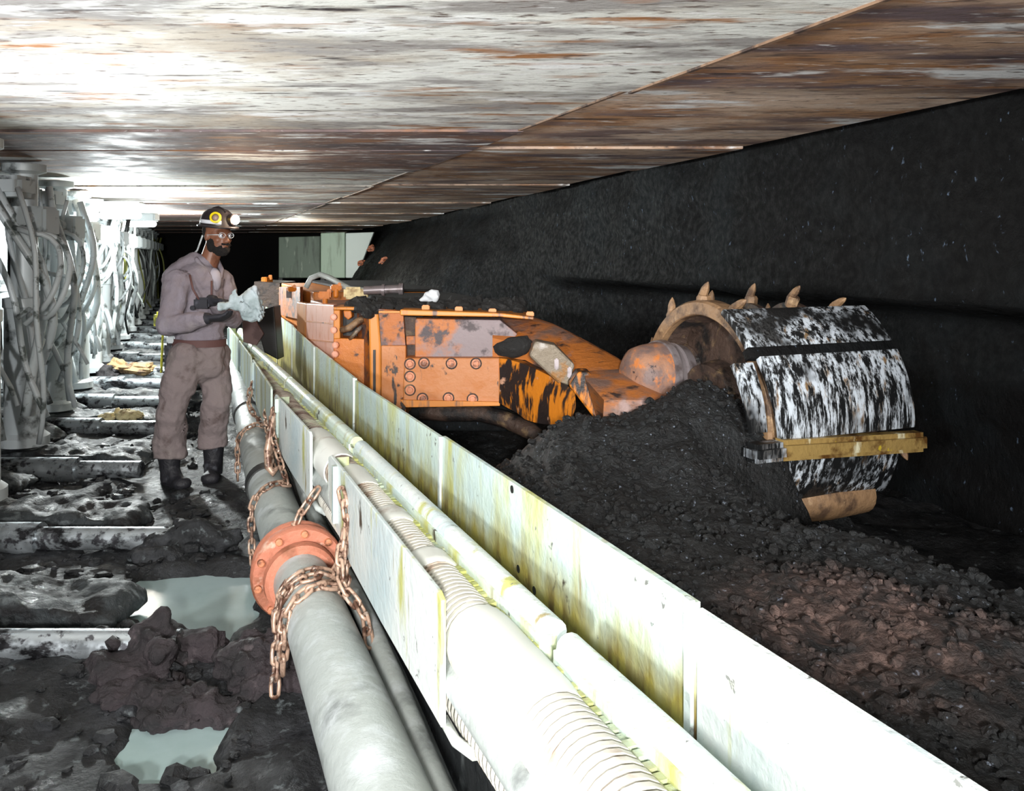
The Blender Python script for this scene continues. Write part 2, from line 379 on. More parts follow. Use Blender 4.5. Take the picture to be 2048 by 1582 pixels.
xs = [-12+.25*i for i in range(20)]; x = -7.0
while x < 4.2: xs.append(x); x += .035
ys = []; y = .2
while y < 31: ys.append(y); y += (.035 if y < 7 else .07 if y < 12 else .4)
mb = MB(); mb.v = [Vector((a, b, floorz(a, b))) for b in ys for a in xs]
w = len(xs); mb.f = [(j*w+i, j*w+i+1, (j+1)*w+i+1, (j+1)*w+i) for j in range(len(ys)-1) for i in range(w-1)]
fl = mb.build('floor', 'mud', shade=True, origin=(0,0,0)); tag(fl, kind='structure')
for pd, lb in ((pud1, 'large grey-green puddle beside the bolted pipe coupling'), (pud2, 'smaller grey puddle nearest the camera at lower left')):
    c = sum(pd, Vector())/len(pd)
    q = MB().prism([Vector((c.x+(p.x-c.x)*1.12, c.y+(p.y-c.y)*1.12, .0)) for p in pd], (0,0,-.006))
    tag(q.build('puddle', 'water'), lb, 'puddle', 'puddles on the walkway floor')

# coal face
mb = MB(); Ys = [-.6+.13*i for i in range(236)]; Zs = [-.02+.065*i for i in range(36)]
for yy in Ys:
    for zz in Zs:
        xx = wallX(yy)
        cut = smooth(1.27+.05*nz(yy, 3), 1.15, zz)*smooth(9.5, 7.5, yy)*.75
        slope = smooth(9.5, 12., yy)*max(0, 2.1-zz)*.72
        und = smooth(1.9, 1.2, zz)*.05
        xx += cut-slope+.07*nz(yy, zz, 0, 1.6, 5)+.03*nz(yy, zz, 9, 7, 3)-und
        if zz > 2.05: xx += .0
        mb.v.append(Vector((xx, yy+.3*xx*0, zz)))
n = len(Zs); mb.f = [(i*n+k, i*n+k+1, (i+1)*n+k+1, (i+1)*n+k) for i in range(len(Ys)-1) for k in range(n-1)]
tag(mb.build('wall_right', 'coalwall', origin=(0,0,0), shade=True), kind='structure')
q = MB(); q.box((-3.5,15,2.40), (19,33,.12)); tag(q.build('ceiling', 'rock'), kind='structure')
q = MB(); obox((-3.6-.0,-.8), (-14.4,30), 0, 2.34, 0, -.2, q); tag(q.build('wall_left', 'rock'), kind='structure')
q = MB(); q.box((-9.3,29.6,1.17), (7,.2,2.3)); tag(q.build('wall_back', 'rock'), kind='structure')

# coal heap on the conveyor
def heapz(x, y):
    t = x-plateX(y)
    z = .60+.12*math.exp(-(t/.25)**2)*smooth(3.4, 2.2, y)
    z += .05*math.exp(-((t-.85)/.3)**2)*smooth(3., 2.2, y)
    edge = 1.26+.05*nz(y, 2)-.14*smooth(2.5, 3.1, y)
    z = lerp(z, .12, smooth(edge, edge+.42, t) if y < 3.5 else smooth(edge+.45, edge+.75, t))
    z2 = .14*math.exp(-((x-.30)**2/.10+(y-3.72)**2/.10))+.27*math.exp(-((x-.86)**2/.07+(y-3.75)**2/.09))+.12*math.exp(-((x-.62)**2/.12+(y-3.5)**2/.14))
    back = smooth(3.75, 4.3, y)
    z = lerp(z, .30, back)
    left = smooth(3.1, 3.7, y)*smooth(.75, .35, t)
    z = lerp(z, .42, left)+z2
    z += .035*nz(x, y, 1, 3.2, 5)+.018*nz(x, y, 4, 14., 4)
    return z
mb = MB(); ys2 = [.25+.022*i for i in range(330)]; ts = [.016+.022*i for i in range(105)]
mb.v = [Vector((plateX(y)+t, y, heapz(plateX(y)+t, y) if i else 0)) for y in ys2 for i, t in enumerate([.02]+ts)]
n = len(ts)+1; mb.f = [(j*n+i, j*n+i+1, (j+1)*n+i+1, (j+1)*n+i) for j in range(len(ys2)-1) for i in range(n-1)]
tag(mb.build('coal_heap', 'heap', origin=(0,0,0), shade=True), 'long heap of loose black coal with a brown patch, along the face conveyor', 'coal', kind='stuff')
mb = MB()
for _ in range(5200):
    y = random.uniform(1.0, 4.4); t = random.uniform(.05, 1.7); x = plateX(y)+t
    r = random.choice([.005,.007,.009,.011,.014,.02 if random.random() < .5 else .008])
    mb.ell((x, y, heapz(x, y)+r*.3), (r*random.uniform(.8,1.4), r, r*random.uniform(.5,.9)), Matrix.Rotation(random.random()*3, 3, 'Z')@Matrix.Rotation(random.random(), 3, 'X'), 5, 4, .25, random.random()*20)
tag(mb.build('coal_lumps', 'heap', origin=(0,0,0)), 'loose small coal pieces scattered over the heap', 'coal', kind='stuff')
# floor rubble
mb = MB()
for _ in range(1700):
    y = 1.6+random.random()**1.4*8; x = pipeX(y)-.2-random.random()*2.4
    if sdist((x, y), pud1) < .03 or sdist((x, y), pud2) < .03: continue
    if math.hypot(x+2.12, y-5.55) < .35: continue
    r = random.choice([.01,.014,.02,.03,.045 if random.random() < .3 else .012])
    mb.ell((x, y, floorz(x, y)+r*.2), (r*random.uniform(1,1.8), r, r*random.uniform(.5,.8)), Matrix.Rotation(random.random()*3, 3, 'Z'), 6, 5, .3, random.random()*20)
tag(mb.build('mud_rubble', 'mud', origin=(0,0,0)), 'wet black mud clods and stone chips strewn over the walkway', 'mud', kind='stuff')

# ================================================================ ROOF SUPPORTS
EDG = [.45, 1.95, 3.4, 5.3, 6.7, 8.1, 9.6, 10.9, 12.3, 13.7, 15.1, 16.5, 17.9, 19.3, 20.7, 22.1, 23.5, 24.9, 26.3]
MATS = ['canopy_light','canopy_light','canopy_light','canopy_dark','canopy_light','canopy_mid']+['canopy_mid','canopy_dark']*8
SLAB = ['roof support nearest the camera, pale canopy filling the top edge', 'roof support with pale dusty canopy, ram ending in the muddy clevis by large puddle',
 'roof support with white-streaked canopy and dark side plate, ram behind the large puddle', 'roof support with dark brown canopy directly over the miner',
 'roof support with pale canopy just beyond the miner, ram lying behind his legs', 'roof support with mottled canopy above the cream debris',
 'roof support whose white hose loops hang at the left edge', 'roof support with white hose bundle right of the left-edge loops']
def jointX(y): return 1.79-.383*y
for i, ry in enumerate(RAMS):
    y0, y1 = EDG[i]+.012, EDG[i+1]-.012; px = pipeX(ry)
    lab = SLAB[i] if i < len(SLAB) else ('dim distant roof support in the row behind the miner\'s shoulder' if i < 13 else 'roof support at the dark far end of the row')
    zb = 2.15+(.0 if i % 2 else .015); z1 = zb+.12
    root = thing('roof_support', (px-1.9, (y0+y1)/2, 0), lab, 'roof support', 'hydraulic roof supports along the walkway')
    yc = y1 if i != 2 else 4.5
    m = MB(); xl = lambda yy: pipeX(yy)-3.1
    m.prism([(xl(y0),y0,zb),(jointX(y0),y0,zb),(jointX(yc),yc,zb),(xl(yc),yc,zb)], (0,0,.12)); m.build('canopy', MATS[i], root, bevel=.006)
    if i == 2:
        m = MB(); m.prism([(xl(yc+.01),yc+.01,zb-.012),(jointX(yc+.01),yc+.01,zb-.012),(jointX(y1),y1,zb-.012),(xl(y1),y1,zb-.012)], (0,0,.12)); m.build('side_plate', 'canopy_dark', root, bevel=.005)
    m = MB(); zt = zb+.012; g = lambda yy: wallX(yy)-.17
    m.prism([(jointX(y0)+.012,y0,zt),(g(y0),y0,zt),(g(y1),y1,zt),(jointX(y1)+.012,y1,zt)], (0,0,.10)); m.build('canopy_tip', 'tip_dark' if i % 2 else 'tip_light', root, bevel=.006)
    m = MB(); m.prism([(jointX(y0)-.03,y0,zb-.008),(jointX(y0)-.012,y0,zb-.008),(jointX(y1)-.012,y1,zb-.008),(jointX(y1)-.03,y1,zb-.008)], (0,0,.01)); 
    if i not in (3,): m.build('joint_strip', 'seam', root)
    # base pontoon, ram, legs, hoses
    if i > 0:
        m = MB(); m.prism([(px-3.0,ry+.22,0.),(px-.92,ry+.22,0.),(px-.8,ry+.22,.05),(px-.86,ry+.22,.11),(px-1.2,ry+.22,.15),(px-3.0,ry+.22,.17)], (0,.34,0)); m.build('base', 'basesteel', root, fuse=.022 if i < 7 else .05, sm=2, disp=(.045,5))
        m = MB(); m.prism([(px-3.0,ry-.22,0.),(px-1.35,ry-.22,0.),(px-1.3,ry-.22,.10),(px-1.5,ry-.22,.19),(px-3.0,ry-.22,.19)], (0,-.22,0)); m.build('base', 'basesteel', root, fuse=.022 if i < 7 else .05, sm=2, disp=(.045,5))
        re = px-(.74 if i == 3 else .44); m = MB(); m.tube([(px-3.,ry,.10),(px-1.15,ry,.10)], .078, 18); m.tube([(px-1.15,ry,.10),(re,ry,.10)], .056, 18); m.build('ram', 'steel', root, shade=True, auto=.6)
        px += -.10 if i == 1 else 0
        m = MB(); m.ell((px-.42,ry,.10), (.12,.10,.10), jit=.2, sd=i, u=20, v=14); m.ell((px-.30,ry+.02,.09), (.14,.075,.07), jit=.2, sd=i+5)
        m.ell((px-.5,ry-.08,.05), (.16,.12,.07), jit=.25, sd=i+7)
        if i != 3: m.build('clevis', 'mud' if i != 1 else 'mudlump', root, fuse=.012, sm=2, disp=(.03,9))
        px = pipeX(ry)
        for k, dx in enumerate((-1.72, -2.5)):
            m = MB(); b = (px+dx, ry+.38, .19)
            m.lathe((px+dx, ry+.38, .18), (0,0,1), [(0,.001),(0,.16),(.06,.16),(.09,.125),(.95,.125),(.96,.135),(1.02,.135),(1.03,.085),(1.88,.085),(1.9,.14),(1.95,.14),(1.965,.001)], 20)
            m.build('hydraulic_leg', 'leg', root, shade=True, auto=.6)
    if i > 2:
        rnd = random.Random(i*7+1); near = i < 10
        for k in range(9 if near else 4):
            a = Vector((px-1.62+rnd.uniform(-.28,.22), ry+rnd.uniform(-.3,.3), 2.02+rnd.uniform(-.1,.08)))
            b = Vector((px-1.58+rnd.uniform(-.25,.25), ry+rnd.uniform(-.25,.25), .26+rnd.uniform(0,.35)))
            sx, sy = rnd.uniform(-.16,.30), rnd.uniform(-.2,.1)
            path = []
            for q in range(13):
                t = q/12; p = a.lerp(b, t); w = math.sin(PI*t)**1.3; path.append(p+Vector((sx*w, sy*w, 0))+Vector((.03*math.sin(t*9+k), 0, 0)))
            m = MB(); m.tube(path, rnd.choice([.016,.02,.026,.03]), 8)
            m.build('hose', rnd.choice(['hosewhite']*6+['leg','leg','hosedark'] if i < 8 else ['hosewhite','hosedark','hosewhite','hosegreen','greyhose','hosedark']), root, shade=True)
        for k in range(2 if near else 0):       # big loops
            c = Vector((px-1.45+rnd.uniform(-.05,.1), ry-.1+rnd.uniform(-.1,.1), rnd.uniform(1.15,1.6))); R = rnd.uniform(.13,.24)
            path = [c+Vector((math.sin(a)*R*.8, .05*math.sin(a*2), math.cos(a)*R*1.3)) for a in [PI*1.15*q/12-.1 for q in range(13)]]
            m = MB(); m.tube([c+Vector((-.14,0,R*1.5))]+path+[c+Vector((-.12,.0,-R*1.5))], .018, 8); m.build('hose_loop', 'hosewhite', root, shade=True)
        m = MB(); m.bbox((px-1.5, ry+.1, 1.72), (.26,.2,.2), .02); m.lathe((px-1.48,ry-.0,1.74), (0,-1,0), [(0,.001),(.0,.05),(.05,.05),(.05,.001)], 12)
        m.bbox((px-1.6, ry+.05, 1.95), (.2,.22,.14), .03); m.build('valve_block', 'leg', root)
# things in the walkway row
m = MB(); c = PZ(333,662,.35); c = P(330,640,9.0); m.bbox(c, (.20,.16,.18), .03); m.lathe(c+Vector((0,0,.09)), (0,0,1), [(0,.05),(.05,.05),(.07,.02),(.07,.001)], 12)
m.cap(c+Vector((-.02,0,-.08)), c+Vector((-.04,0,-.55)), .012, .012)
tag(m.build('valve', 'yellow'), 'yellow-green valve on a short stem behind the miner\'s hip', 'valve')
m = MB(); c = PZ(246,838,.13)
for k in range(9): m.ell(c+Vector((random.uniform(-.12,.12), random.uniform(-.06,.06), random.uniform(-.02,.05))), (.06,.04,.035), jit=.4, sd=k*3., u=10, v=8)
c.z = .1; tag(m.build('crumpled_rag', 'cream', fuse=.012, sm=1, disp=(.03,20)), 'crumpled cream rag lying on the muddy floor between two rams', 'rag')
m = MB(); c = PZ(278,737,.2); m.ell(c, (.22,.12,.07), jit=.25, u=14, v=10); m.ell(c+Vector((-.25,0,.03)), (.1,.1,.08), jit=.25, sd=4.)
tag(m.build('rock_slab', 'beige'), 'flat beige stone lying between the far floor rams', 'rock')
for k, (u, v, r, mt, lb) in enumerate([(195,725,.17,'beige','rusty brown stone under the white hoses, left one'),(215,752,.13,'mudlump','dark brown stone just right of the rusty stone under the hoses'),(232,745,.12,'basesteel','small grey stone left of the flat beige stone')]):
    m = MB(); m.ell(PZ(u, v, .15), (r,r*.8,r*.8), jit=.35, sd=k*4.+1); tag(m.build('rock', mt, fuse=.02, disp=(.05,8)), lb, 'rock', 'stones by the roof support bases')
# luminaires hung below the canopies by the legs
for k, (lx, ly, lb) in enumerate([(pipeX(9.9)-1.25, 9.9, 'white lit lamp housing among the hoses at the left edge'), (pipeX(12.6)-1.2, 12.6, 'lit lamp housing further back, left of the miner\'s shoulder')]):
    r = thing('luminaire', (lx, ly, 1.86), lb, 'lamp', 'lamps along the roof supports')
    m = MB(); m.bbox((lx, ly, 2.06), (.5,.2,.12), .02); m.build('housing', 'leg', r)
    m = MB(); m.cap((lx-.2,ly-.02,1.96), (lx+.2,ly-.02,1.96), .045, .045); m.build('lamp_tube', 'tube', r, shade=True)

# muddy relay link foreground
m = MB()
for (u, v, z, rx, ry_, rz_) in ((318,1335,.04,.13,.11,.08),(300,1395,.03,.17,.10,.07),(370,1420,.02,.13,.08,.06),(440,1425,.02,.15,.07,.055),(520,1330,.08,.15,.12,.10),(560,1370,.06,.16,.10,.09),(600,1330,.09,.10,.11,.09),(345,1430,.02,.12,.08,.05)):
    m.ell(PZ(u, v, z), (rx,ry_,rz_), jit=.15, sd=u*.1, u=20, v=14)
m.lathe(PZ(325,1322,.10), (0,-.5,1), [(0,.001),(0,.05),(.075,.045),(.08,.001)], 16)
tag(m.build('relay_link', 'mudlump', fuse=.010, sm=2, disp=(.028,16)), 'mud-caked brown relay link between the two puddles and the grey pipe', 'machine link')

# ================================================================ CONVEYOR SIDE
SEC = [.3,1.53,2.94,4.3,5.8,7.5,8.8,10.4]
PL = ['white spill plate section nearest the camera at the lower right','long spill plate section with yellow-green streaks and two dark holes','spill plate section below the shearer\'s bolted housing','spill plate section in front of the shearer\'s orange valve bay','spill plate section in front of the salmon panelled cover','curving spill plate section just right of the pale cloth','farthest spill plate section behind the pale cloth']
for i in range(7):
    y0, y1 = SEC[i], SEC[i+1]-.006; r = thing('spill_plate', (plateX((y0+y1)/2), (y0+y1)/2, 0), PL[i], 'plate', 'spill plates along the conveyor')
    top = .875+(.0 if i % 2 else -.008)
    m = MB(); st = 6
    for k in range(st):
        a = lerp(y0, y1, k/st); b = lerp(y0, y1, (k+1)/st)
        obox((plateX(a), a), (plateX(b), b), .1, top, -.006, .006, m)
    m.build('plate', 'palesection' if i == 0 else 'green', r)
    m = MB(); obox((plateX(y0)-.008, y0), (plateX(y0+.02)-.008, y0+.02), .1, top+.003, -.006, .004, m)
    m.build('edge_highlight', 'white', r)  # white strip paints the bright edge highlight at each joint
    if i == 1:
        for (u, v) in ((1043,1137),(1040,1172),(1075,1180),(1030,978)):
            yy = 0
            # where the view line meets the plate
            for q in range(150):
                y = 1.5+q*.01
                if (u-1024)/F*y > plateX(y): break
            p = P(u, v, y); m = MB(); d = Vector((-.93,-.37,0)); m.lathe(p-Vector((.0055,.0022,0))+d*.001, d, [(0,.011),(.003,.011),(.003,.0001)], 12); m.build('bolt_hole', 'black', r)
RL = [(.35,1.66),(1.72,3.38),(3.45,5.1),(5.15,6.9),(6.95,8.6)]
RLB = ['rounded white guide rail section nearest the camera','rounded white guide rail section in the middle, with the yellow toothed strip','guide rail section ending in a rolled tube near the second side panel','guide rail section left of the dark gap below the salmon cover','far guide rail section next to the miner\'s trousers']
for i, (y0, y1) in enumerate(RL):
    r = thing('guide_rail', (railX((y0+y1)/2), (y0+y1)/2, .4), RLB[i], 'rail', 'guide rails beside the spill plate')
    n = 8; pts = [Vector((railX(lerp(y0,y1,k/n)), lerp(y0,y1,k/n), 0)) for k in range(n+1)]
    m = MB(); m.tube([p+Vector((0,0,.735)) for p in pts], .028, 14); m.build('rail_tube', 'railgreen' if i > 1 else 'white', r, shade=True, auto=.7)
    m = MB()
    for a, b in zip(pts, pts[1:]): obox(a[:2], b[:2], .42, .73, -.006, .006, m); obox(a[:2], b[:2], .66, .735, -.034, -.004, m)
    m.build('rail_plate', 'railgreen', r)
    m = MB(); y = y0
    while y < y1-.02:
        for z in (0,):
            a = (railX(y), y); b = (railX(y+.018), y+.018); obox(a, b, .690, .712+random.uniform(-.004,.004), -.052+random.uniform(-.004,.004), -.034, m)
        y += .027
    m.build('toothed_strip', paint('olive strip %d' % i, (.66,.68,.40), (.4,.36,.2), .1), r)
PN = [(1.8,3.1,'large white side panel in the foreground, chain hanging on its corner'),(3.45,4.42,'white side panel with a curved lower corner and rusty streak'),(4.62,5.9,'narrow pale green side panel behind the hooked chain'),(6.05,7.2,'side panel beside the miner\'s knees'),(7.3,8.6,'farthest side panel next to the miner\'s belt')]
for i, (y0, y1, lb) in enumerate(PN):
    r = thing('side_panel', (panelX((y0+y1)/2), (y0+y1)/2, .48), lb, 'panel', 'side panels of the hose trough')
    a = Vector((panelX(y0), y0, 0)); b = Vector((panelX(y1), y1, 0)); d = b-a; n = Vector((-.93,-.37,0))*.012
    Z = lambda p, z: Vector((p.x, p.y, z))
    lo = .50; hi = .78
    pts = [Z(a,lo),Z(a,hi-.01),Z(a+d*.02,hi),Z(a+d*.97,hi),Z(b,hi-.015),Z(b,lo+.10),Z(a+d*.9,lo+.05),Z(a+d*.7,lo+.01),Z(a+d*.4,lo)]
    m = MB(); m.prism(pts, n); m.build('panel', 'white' if i < 2 else 'railgreen', r, bevel=.003)
    m = MB(); m.prism([Z(a+d*.86,lo+.08),Z(a+d*.86,hi-.005),Z(a+d*.88,hi-.005),Z(a+d*.88,lo+.08)], n*2.4); m.prism([Z(b,lo+.11),Z(b,hi-.02),Z(b+Vector((.06,.02,0)),hi-.02),Z(b+Vector((.06,.02,0)),lo+.11)], n); m.build('fold', 'railgreen', r)
    m = MB(); e = a+Vector((.0,0,lo-.01)); m.tube([e+Vector((-.01,.05,.0)), e+Vector((.02,.0,-.02)), e+Vector((.06,-.04,-.025)), e+Vector((.12,-.05,-.01))], .012, 8); m.build('bracket', 'white', r, shade=True)
for i in range(7):
    y0, y1 = SEC[i]+.05, SEC[i+1]-.02
    if i > 5: break
    def lx(y): return max(panelX(y)+.03, pipeX(y)+.27)
    m = MB(); m.prism([(lx(y0),y0,.02),(plateX(y0)-.02,y0,.02),(plateX(y1)-.02,y1,.02),(lx(y1),y1,.02)], (0,0,.37))
    tag(m.build('conveyor_pan', 'basesteel', bevel=.01), 'dark conveyor pan section under the hose trough, '+['nearest','second','third','fourth','fifth','sixth'][i]+' from the camera', 'conveyor pan', 'conveyor pans')

# hoses in the trough
def mid(y, f=.45): return lerp(panelX(y)+.02, railX(y)-.02, f)
path = [(mid(y), y) for y in [.6+.3*k for k in range(28)]]
hr = thing('cable_hose', (mid(3), 3, .42), 'thick upper hose of ribbed lengths and white sleeves lying in the trough', 'hose')
def seg_hose(y0, y1, rad, z, kind, f=.45, parent=None, name='ribbed_length'):
    m = MB(); pts = []; rr = []
    if kind == 'rib':
        y = y0; pitch = .021 if y0 < 3 else .032
        while y < y1:
            for t, q in ((0,.80),(.08,1.),(.62,1.),(.72,.80)):
                yy = y+pitch*t; pts.append(Vector((mid(yy, f), yy, z))); rr.append(rad*q)
            y += pitch
    else:
        for k in range(9):
            yy = lerp(y0, y1, k/8); pts.append(Vector((mid(yy, f), yy, z))); rr.append(rad*(1.06 if 0 < k < 8 else 1.0))
    m.tube(pts, rr, 20)
    return m
def rad(y): return min(.08, max(.035, (railX(y)-panelX(y))*.40))
segs = [(.5,1.18,'s'),(1.18,1.50,'r'),(1.50,1.86,'s'),(1.86,2.14,'r'),(2.14,2.24,'s'),(2.24,2.5,'r'),(2.5,2.62,'s'),(2.62,2.9,'r'),(2.9,3.15,'s'),(3.15,3.3,'r'),(3.3,3.8,'s'),(3.8,4.7,'r'),(4.7,4.85,'s'),(4.85,6.2,'r'),(6.2,6.4,'s'),(6.4,8.0,'r')]
for a, b, k in segs:
    rd = rad((a+b)/2)
    if k == 'r':
        rb = seg_hose(a, b, rd*.92, .66, 'rib').build('ribbed_length', 'corr' if a < 3 else 'corrold', hr, shade=True, auto=.5)
        seg_hose(a, b, rd*.92*.84, .66, 's').build('groove_liner', 'corrbrown', rb, shade=True)
    else: seg_hose(a, b, rd*.97, .66, 's').build('sleeve', 'sleeve' if a < 4 else 'corrold', hr, shade=True, auto=.6)
m = MB(); m.tube([(panelX(y)+.045, y, .585) for y in [.9,1.2,1.5,1.8,2.2,2.8,3.4,3.9]], .045, 14)
tag(m.build('smooth_hose', 'greyhose', shade=True), 'smooth grey hose emerging below the ribbed hose, past the large panel', 'hose')
m = seg_hose(.6, 3.9, .055, .485, 'rib', .52)
tag(m.build('ribbed_hose', 'corr', shade=True), 'lower cream ribbed hose at the bottom of the trough', 'hose')
m = MB(); y = 1.9
m.tube([(lerp(panelX(q),railX(q),.5), q, .40+.012) for q in [.5,2,4,6,8]], .018, 8); tag(m.build('thin_cable', 'hosedark', shade=True), 'thin dark cable along the bottom of the trough', 'cable')
for dx, z, r_, mt, lb in ((.155,.33,.032,'greyhose','grey pipe running under the white side panels'),(.20,.27,.022,'greyhose','thinner grey pipe beside the grey pipe under the panels'),(.145,.235,.016,'hosedark','thin dark cable low between the pipes')):
    m = MB(); m.tube([(pipeX(y)+dx+.012*math.sin(y*3), y, z+.01*math.sin(y*2.3)) for y in [.8+.3*k for k in range(22)]], r_, 12)
    tag(m.build('slim_pipe', mt, shade=True), lb, 'pipe')

# the big pipe
pr = thing('water_pipe', (pipeX(3), 3, .2), 'thick grey water pipe with a salmon bolted coupling beside the conveyor', 'pipe')
def pipeP(y): return Vector((pipeX(y)+.012*math.sin(y*1.1), y, .33+.02*math.sin(y*.9+.4)))
cy = 3.12
for a, b in ((.9, cy-.02), (cy+.03, 4.35), (4.39, 6.3), (6.34, 8.4), (8.43, 11)):
    m = MB(); k = 12; m.tube([pipeP(lerp(a, b, q/k)) for q in range(k+1)], .1, 28); m.build('pipe_length', 'greyhose', pr, shade=True, auto=.7)
D = Vector((-.349,.937,0)); c = pipeP(cy)
m = MB(); m.lathe(c-D*.01, D, [(0,.09),(0,.165),(.012,.172),(.045,.172),(.055,.165),(.055,.09)], 36)
m.lathe(c+D*.075, D, [(0,.09),(0,.160),(.01,.165),(.035,.165),(.045,.158),(.045,.09)], 36)
m.lathe(c-D*.085, D, [(0,.098),(.0,.115),(.01,.128),(.045,.132),(.06,.12),(.075,.12),(.08,.1)], 36)
fl_ = m.build('coupling', 'flange', pr, shade=True, auto=.6)
x_, y_, _ = frame(D)
for k in range(10):
    a = 2*PI*k/10+.2; m = MB(); p = c-D*.01+(x_*math.cos(a)+y_*math.sin(a))*.150
    m.bolt(p, -D, .014, .016); m.build('bolt', 'bolt', fl_)
m = MB(); m.lathe(pipeP(4.37)-D*.03, D, [(0,.098),(0,.108),(.09,.112),(.1,.1)], 28); m.build('sleeve', 'hosedark', pr, shade=True, auto=.6)
m = MB(); m.lathe(pipeP(6.31)-D*.12, D, [(0,.098),(0,.112),(.24,.112),(.24,.098)], 28); m.build('sleeve', 'hosedark', pr, shade=True, auto=.6)

# chains
def chain(path, name_label, r=.0068, L=.062, W=.0205, cat='chain'):
    path = [Vector(p) for p in path]; ln = [0]
    # smooth the path
    sp = []
    for i in range(len(path)-1):
        p0 = path[max(i-1,0)]; p1 = path[i]; p2 = path[i+1]; p3 = path[min(i+2,len(path)-1)]
        for q in range(8):
            t = q/8; sp.append(.5*((2*p1)+(p2-p0)*t+(2*p0-5*p1+4*p2-p3)*t*t+(3*p1-p0-3*p2+p3)*t**3))
    sp.append(path[-1]); path = sp
    for a, b in zip(path, path[1:]): ln.append(ln[-1]+(b-a).length)
    def at(s):
        for i in range(len(path)-1):
            if s <= ln[i+1]: return path[i].lerp(path[i+1], (s-ln[i])/max(1e-9, ln[i+1]-ln[i]))
        return path[-1]
    m = MB(); s = 0; k = 0; pitch = L-2.3*r
    while s+L*.5 < ln[-1]:
        c = at(s+L/2-r); d = (at(s+L)-at(s)); 
        if d.length < 1e-6: break
        x, y, d = frame(d); side = x if k % 2 else y
        if k % 2: side = (x*.9+y*.43).normalized()
        else: side = (y*.9-x*.43).normalized()
        h = L/2-W*.5; pts = []
        for q in range(12):
            a = 2*PI*q/12; cc = math.cos(a); ss = math.sin(a)
            pts.append(c+side*cc*(W-r)+d*(ss*(W-r)*.9+(h if ss > 1e-6 else -h if ss < -1e-6 else 0)))
        n = d.cross(side)
        vs = []; ng = 6
        for i, p in enumerate(pts):
            t = (pts[(i+1) % 12]-pts[i-1]).normalized(); o = t.cross(n).normalized()
            for g in range(ng):
                a = 2*PI*g/ng; vs.append(p+(o*math.cos(a)+n*math.sin(a))*r)
        m.add(vs, [(i*ng+g, i*ng+(g+1) % ng, ((i+1) % 12)*ng+(g+1) % ng, ((i+1) % 12)*ng+g) for i in range(12) for g in range(ng)])
        s += pitch; k += 1
    o = m.build('chain', 'chain', shade=True); tag(o, name_label, cat, 'rusty chains on the pipe and panels'); return o
def wrap(y, a0, a1, R, n=7, dy=0.):
    out = []
    for k in range(n+1):
        a = lerp(a0, a1, k/n); c = pipeP(y+dy*k/n); out.append(c+(Vector((.937,.349,0))*math.cos(a)+Vector((0,0,1))*math.sin(a))*R)
    return out
pn = Vector((panelX(2.78)-.03, 2.78, .70))
hk = Vector((panelX(2.7)-.035, 2.74, .64))
chain([pn+Vector((.0,.0,.03)), hk]+wrap(2.78, .9, PI+.1, .112, 7, .0)+[pipeP(2.74)+Vector((-.118,-.03,-.12)), pipeP(2.72)+Vector((-.118,-.05,-.2))], 'rusty chain hung from the large panel, its end hanging lowest left of the pipe')
chain([hk+Vector((.0,.04,-.02))]+wrap(2.84, .8, PI+.1, .112, 7, -.03)+[pipeP(2.78)+Vector((-.12,-.0,-.1))], 'middle strand of rusty chain wrapped over the pipe')
chain([hk+Vector((.0,.02,-.05))]+wrap(2.72, .7, PI+.15, .112, 7, -.08)+[pipeP(2.62)+Vector((-.119,0,-.12))], 'nearest strand of rusty chain crossing over the pipe')
chain([hk+Vector((-.01,.0,-.03)), hk+Vector((.0,-.08,-.16)), Vector((pipeX(2.6)+.13, 2.6, .40)), Vector((pipeX(2.5)+.128, 2.5, .33))], 'short chain slanting down between pipe and large panel', r=.006)
chain([Vector((panelX(3.2)-.03, 3.2, .62)), Vector((panelX(3.16)-.12, 3.16, .50))]+[pipeP(3.15+.004*k)+(Vector((.937,.349,0))*math.cos(a)+Vector((0,0,1))*math.sin(a))*(.135) for k, a in enumerate([1.35,1.7,2.1,2.5,2.9])], 'chain draped over the salmon pipe coupling', r=.0055)
chain([Vector((panelX(4.3)-.04, 4.3, .72)), Vector((panelX(4.2)-.05, 4.2, .60)), pipeP(4.05)+Vector((.06,0,.105))]+wrap(4.0, 1.2, PI, .112, 6, -.1)+[pipeP(3.85)+Vector((-.12,0,-.08)), pipeP(3.82)+Vector((-.12,0,-.2))], 'rusty chain crossing the pipe just ahead of the miner\'s boots', r=.006)
chain([Vector((panelX(5.6)-.04, 5.6, .66)), Vector((panelX(5.5)-.06, 5.5, .52))]+wrap(5.4, 1.1, PI, .112, 6, -.1)+[pipeP(5.2)+Vector((-.12,0,-.1)), pipeP(5.2)+Vector((-.12,0,-.2))], 'rusty chain over the pipe beside the miner\'s shins', r=.006)
chain([Vector((panelX(4.9)-.03, 4.95, .60)), Vector((panelX(4.6)-.03, 4.62, .50)), Vector((panelX(4.35)-.03, 4.35, .42))], 'slack chain below the narrow green panel', r=.006)
m = MB(); p = Vector((panelX(4.22)-.055, 4.2, .52)); m.tube([p+Vector((.02,0,.20)), p+Vector((.0,0,.12)), p+Vector((-.01,-.02,.02)), p+Vector((-.0,-.03,-.06)), p+Vector((.02,-.03,-.09)), p+Vector((.045,-.02,-.06))], [.008,.012,.018,.022,.02,.008], 10)
tag(m.build('hook', 'chain', shade=True), 'rusty hook on the second side panel, holding the chain', 'hook')

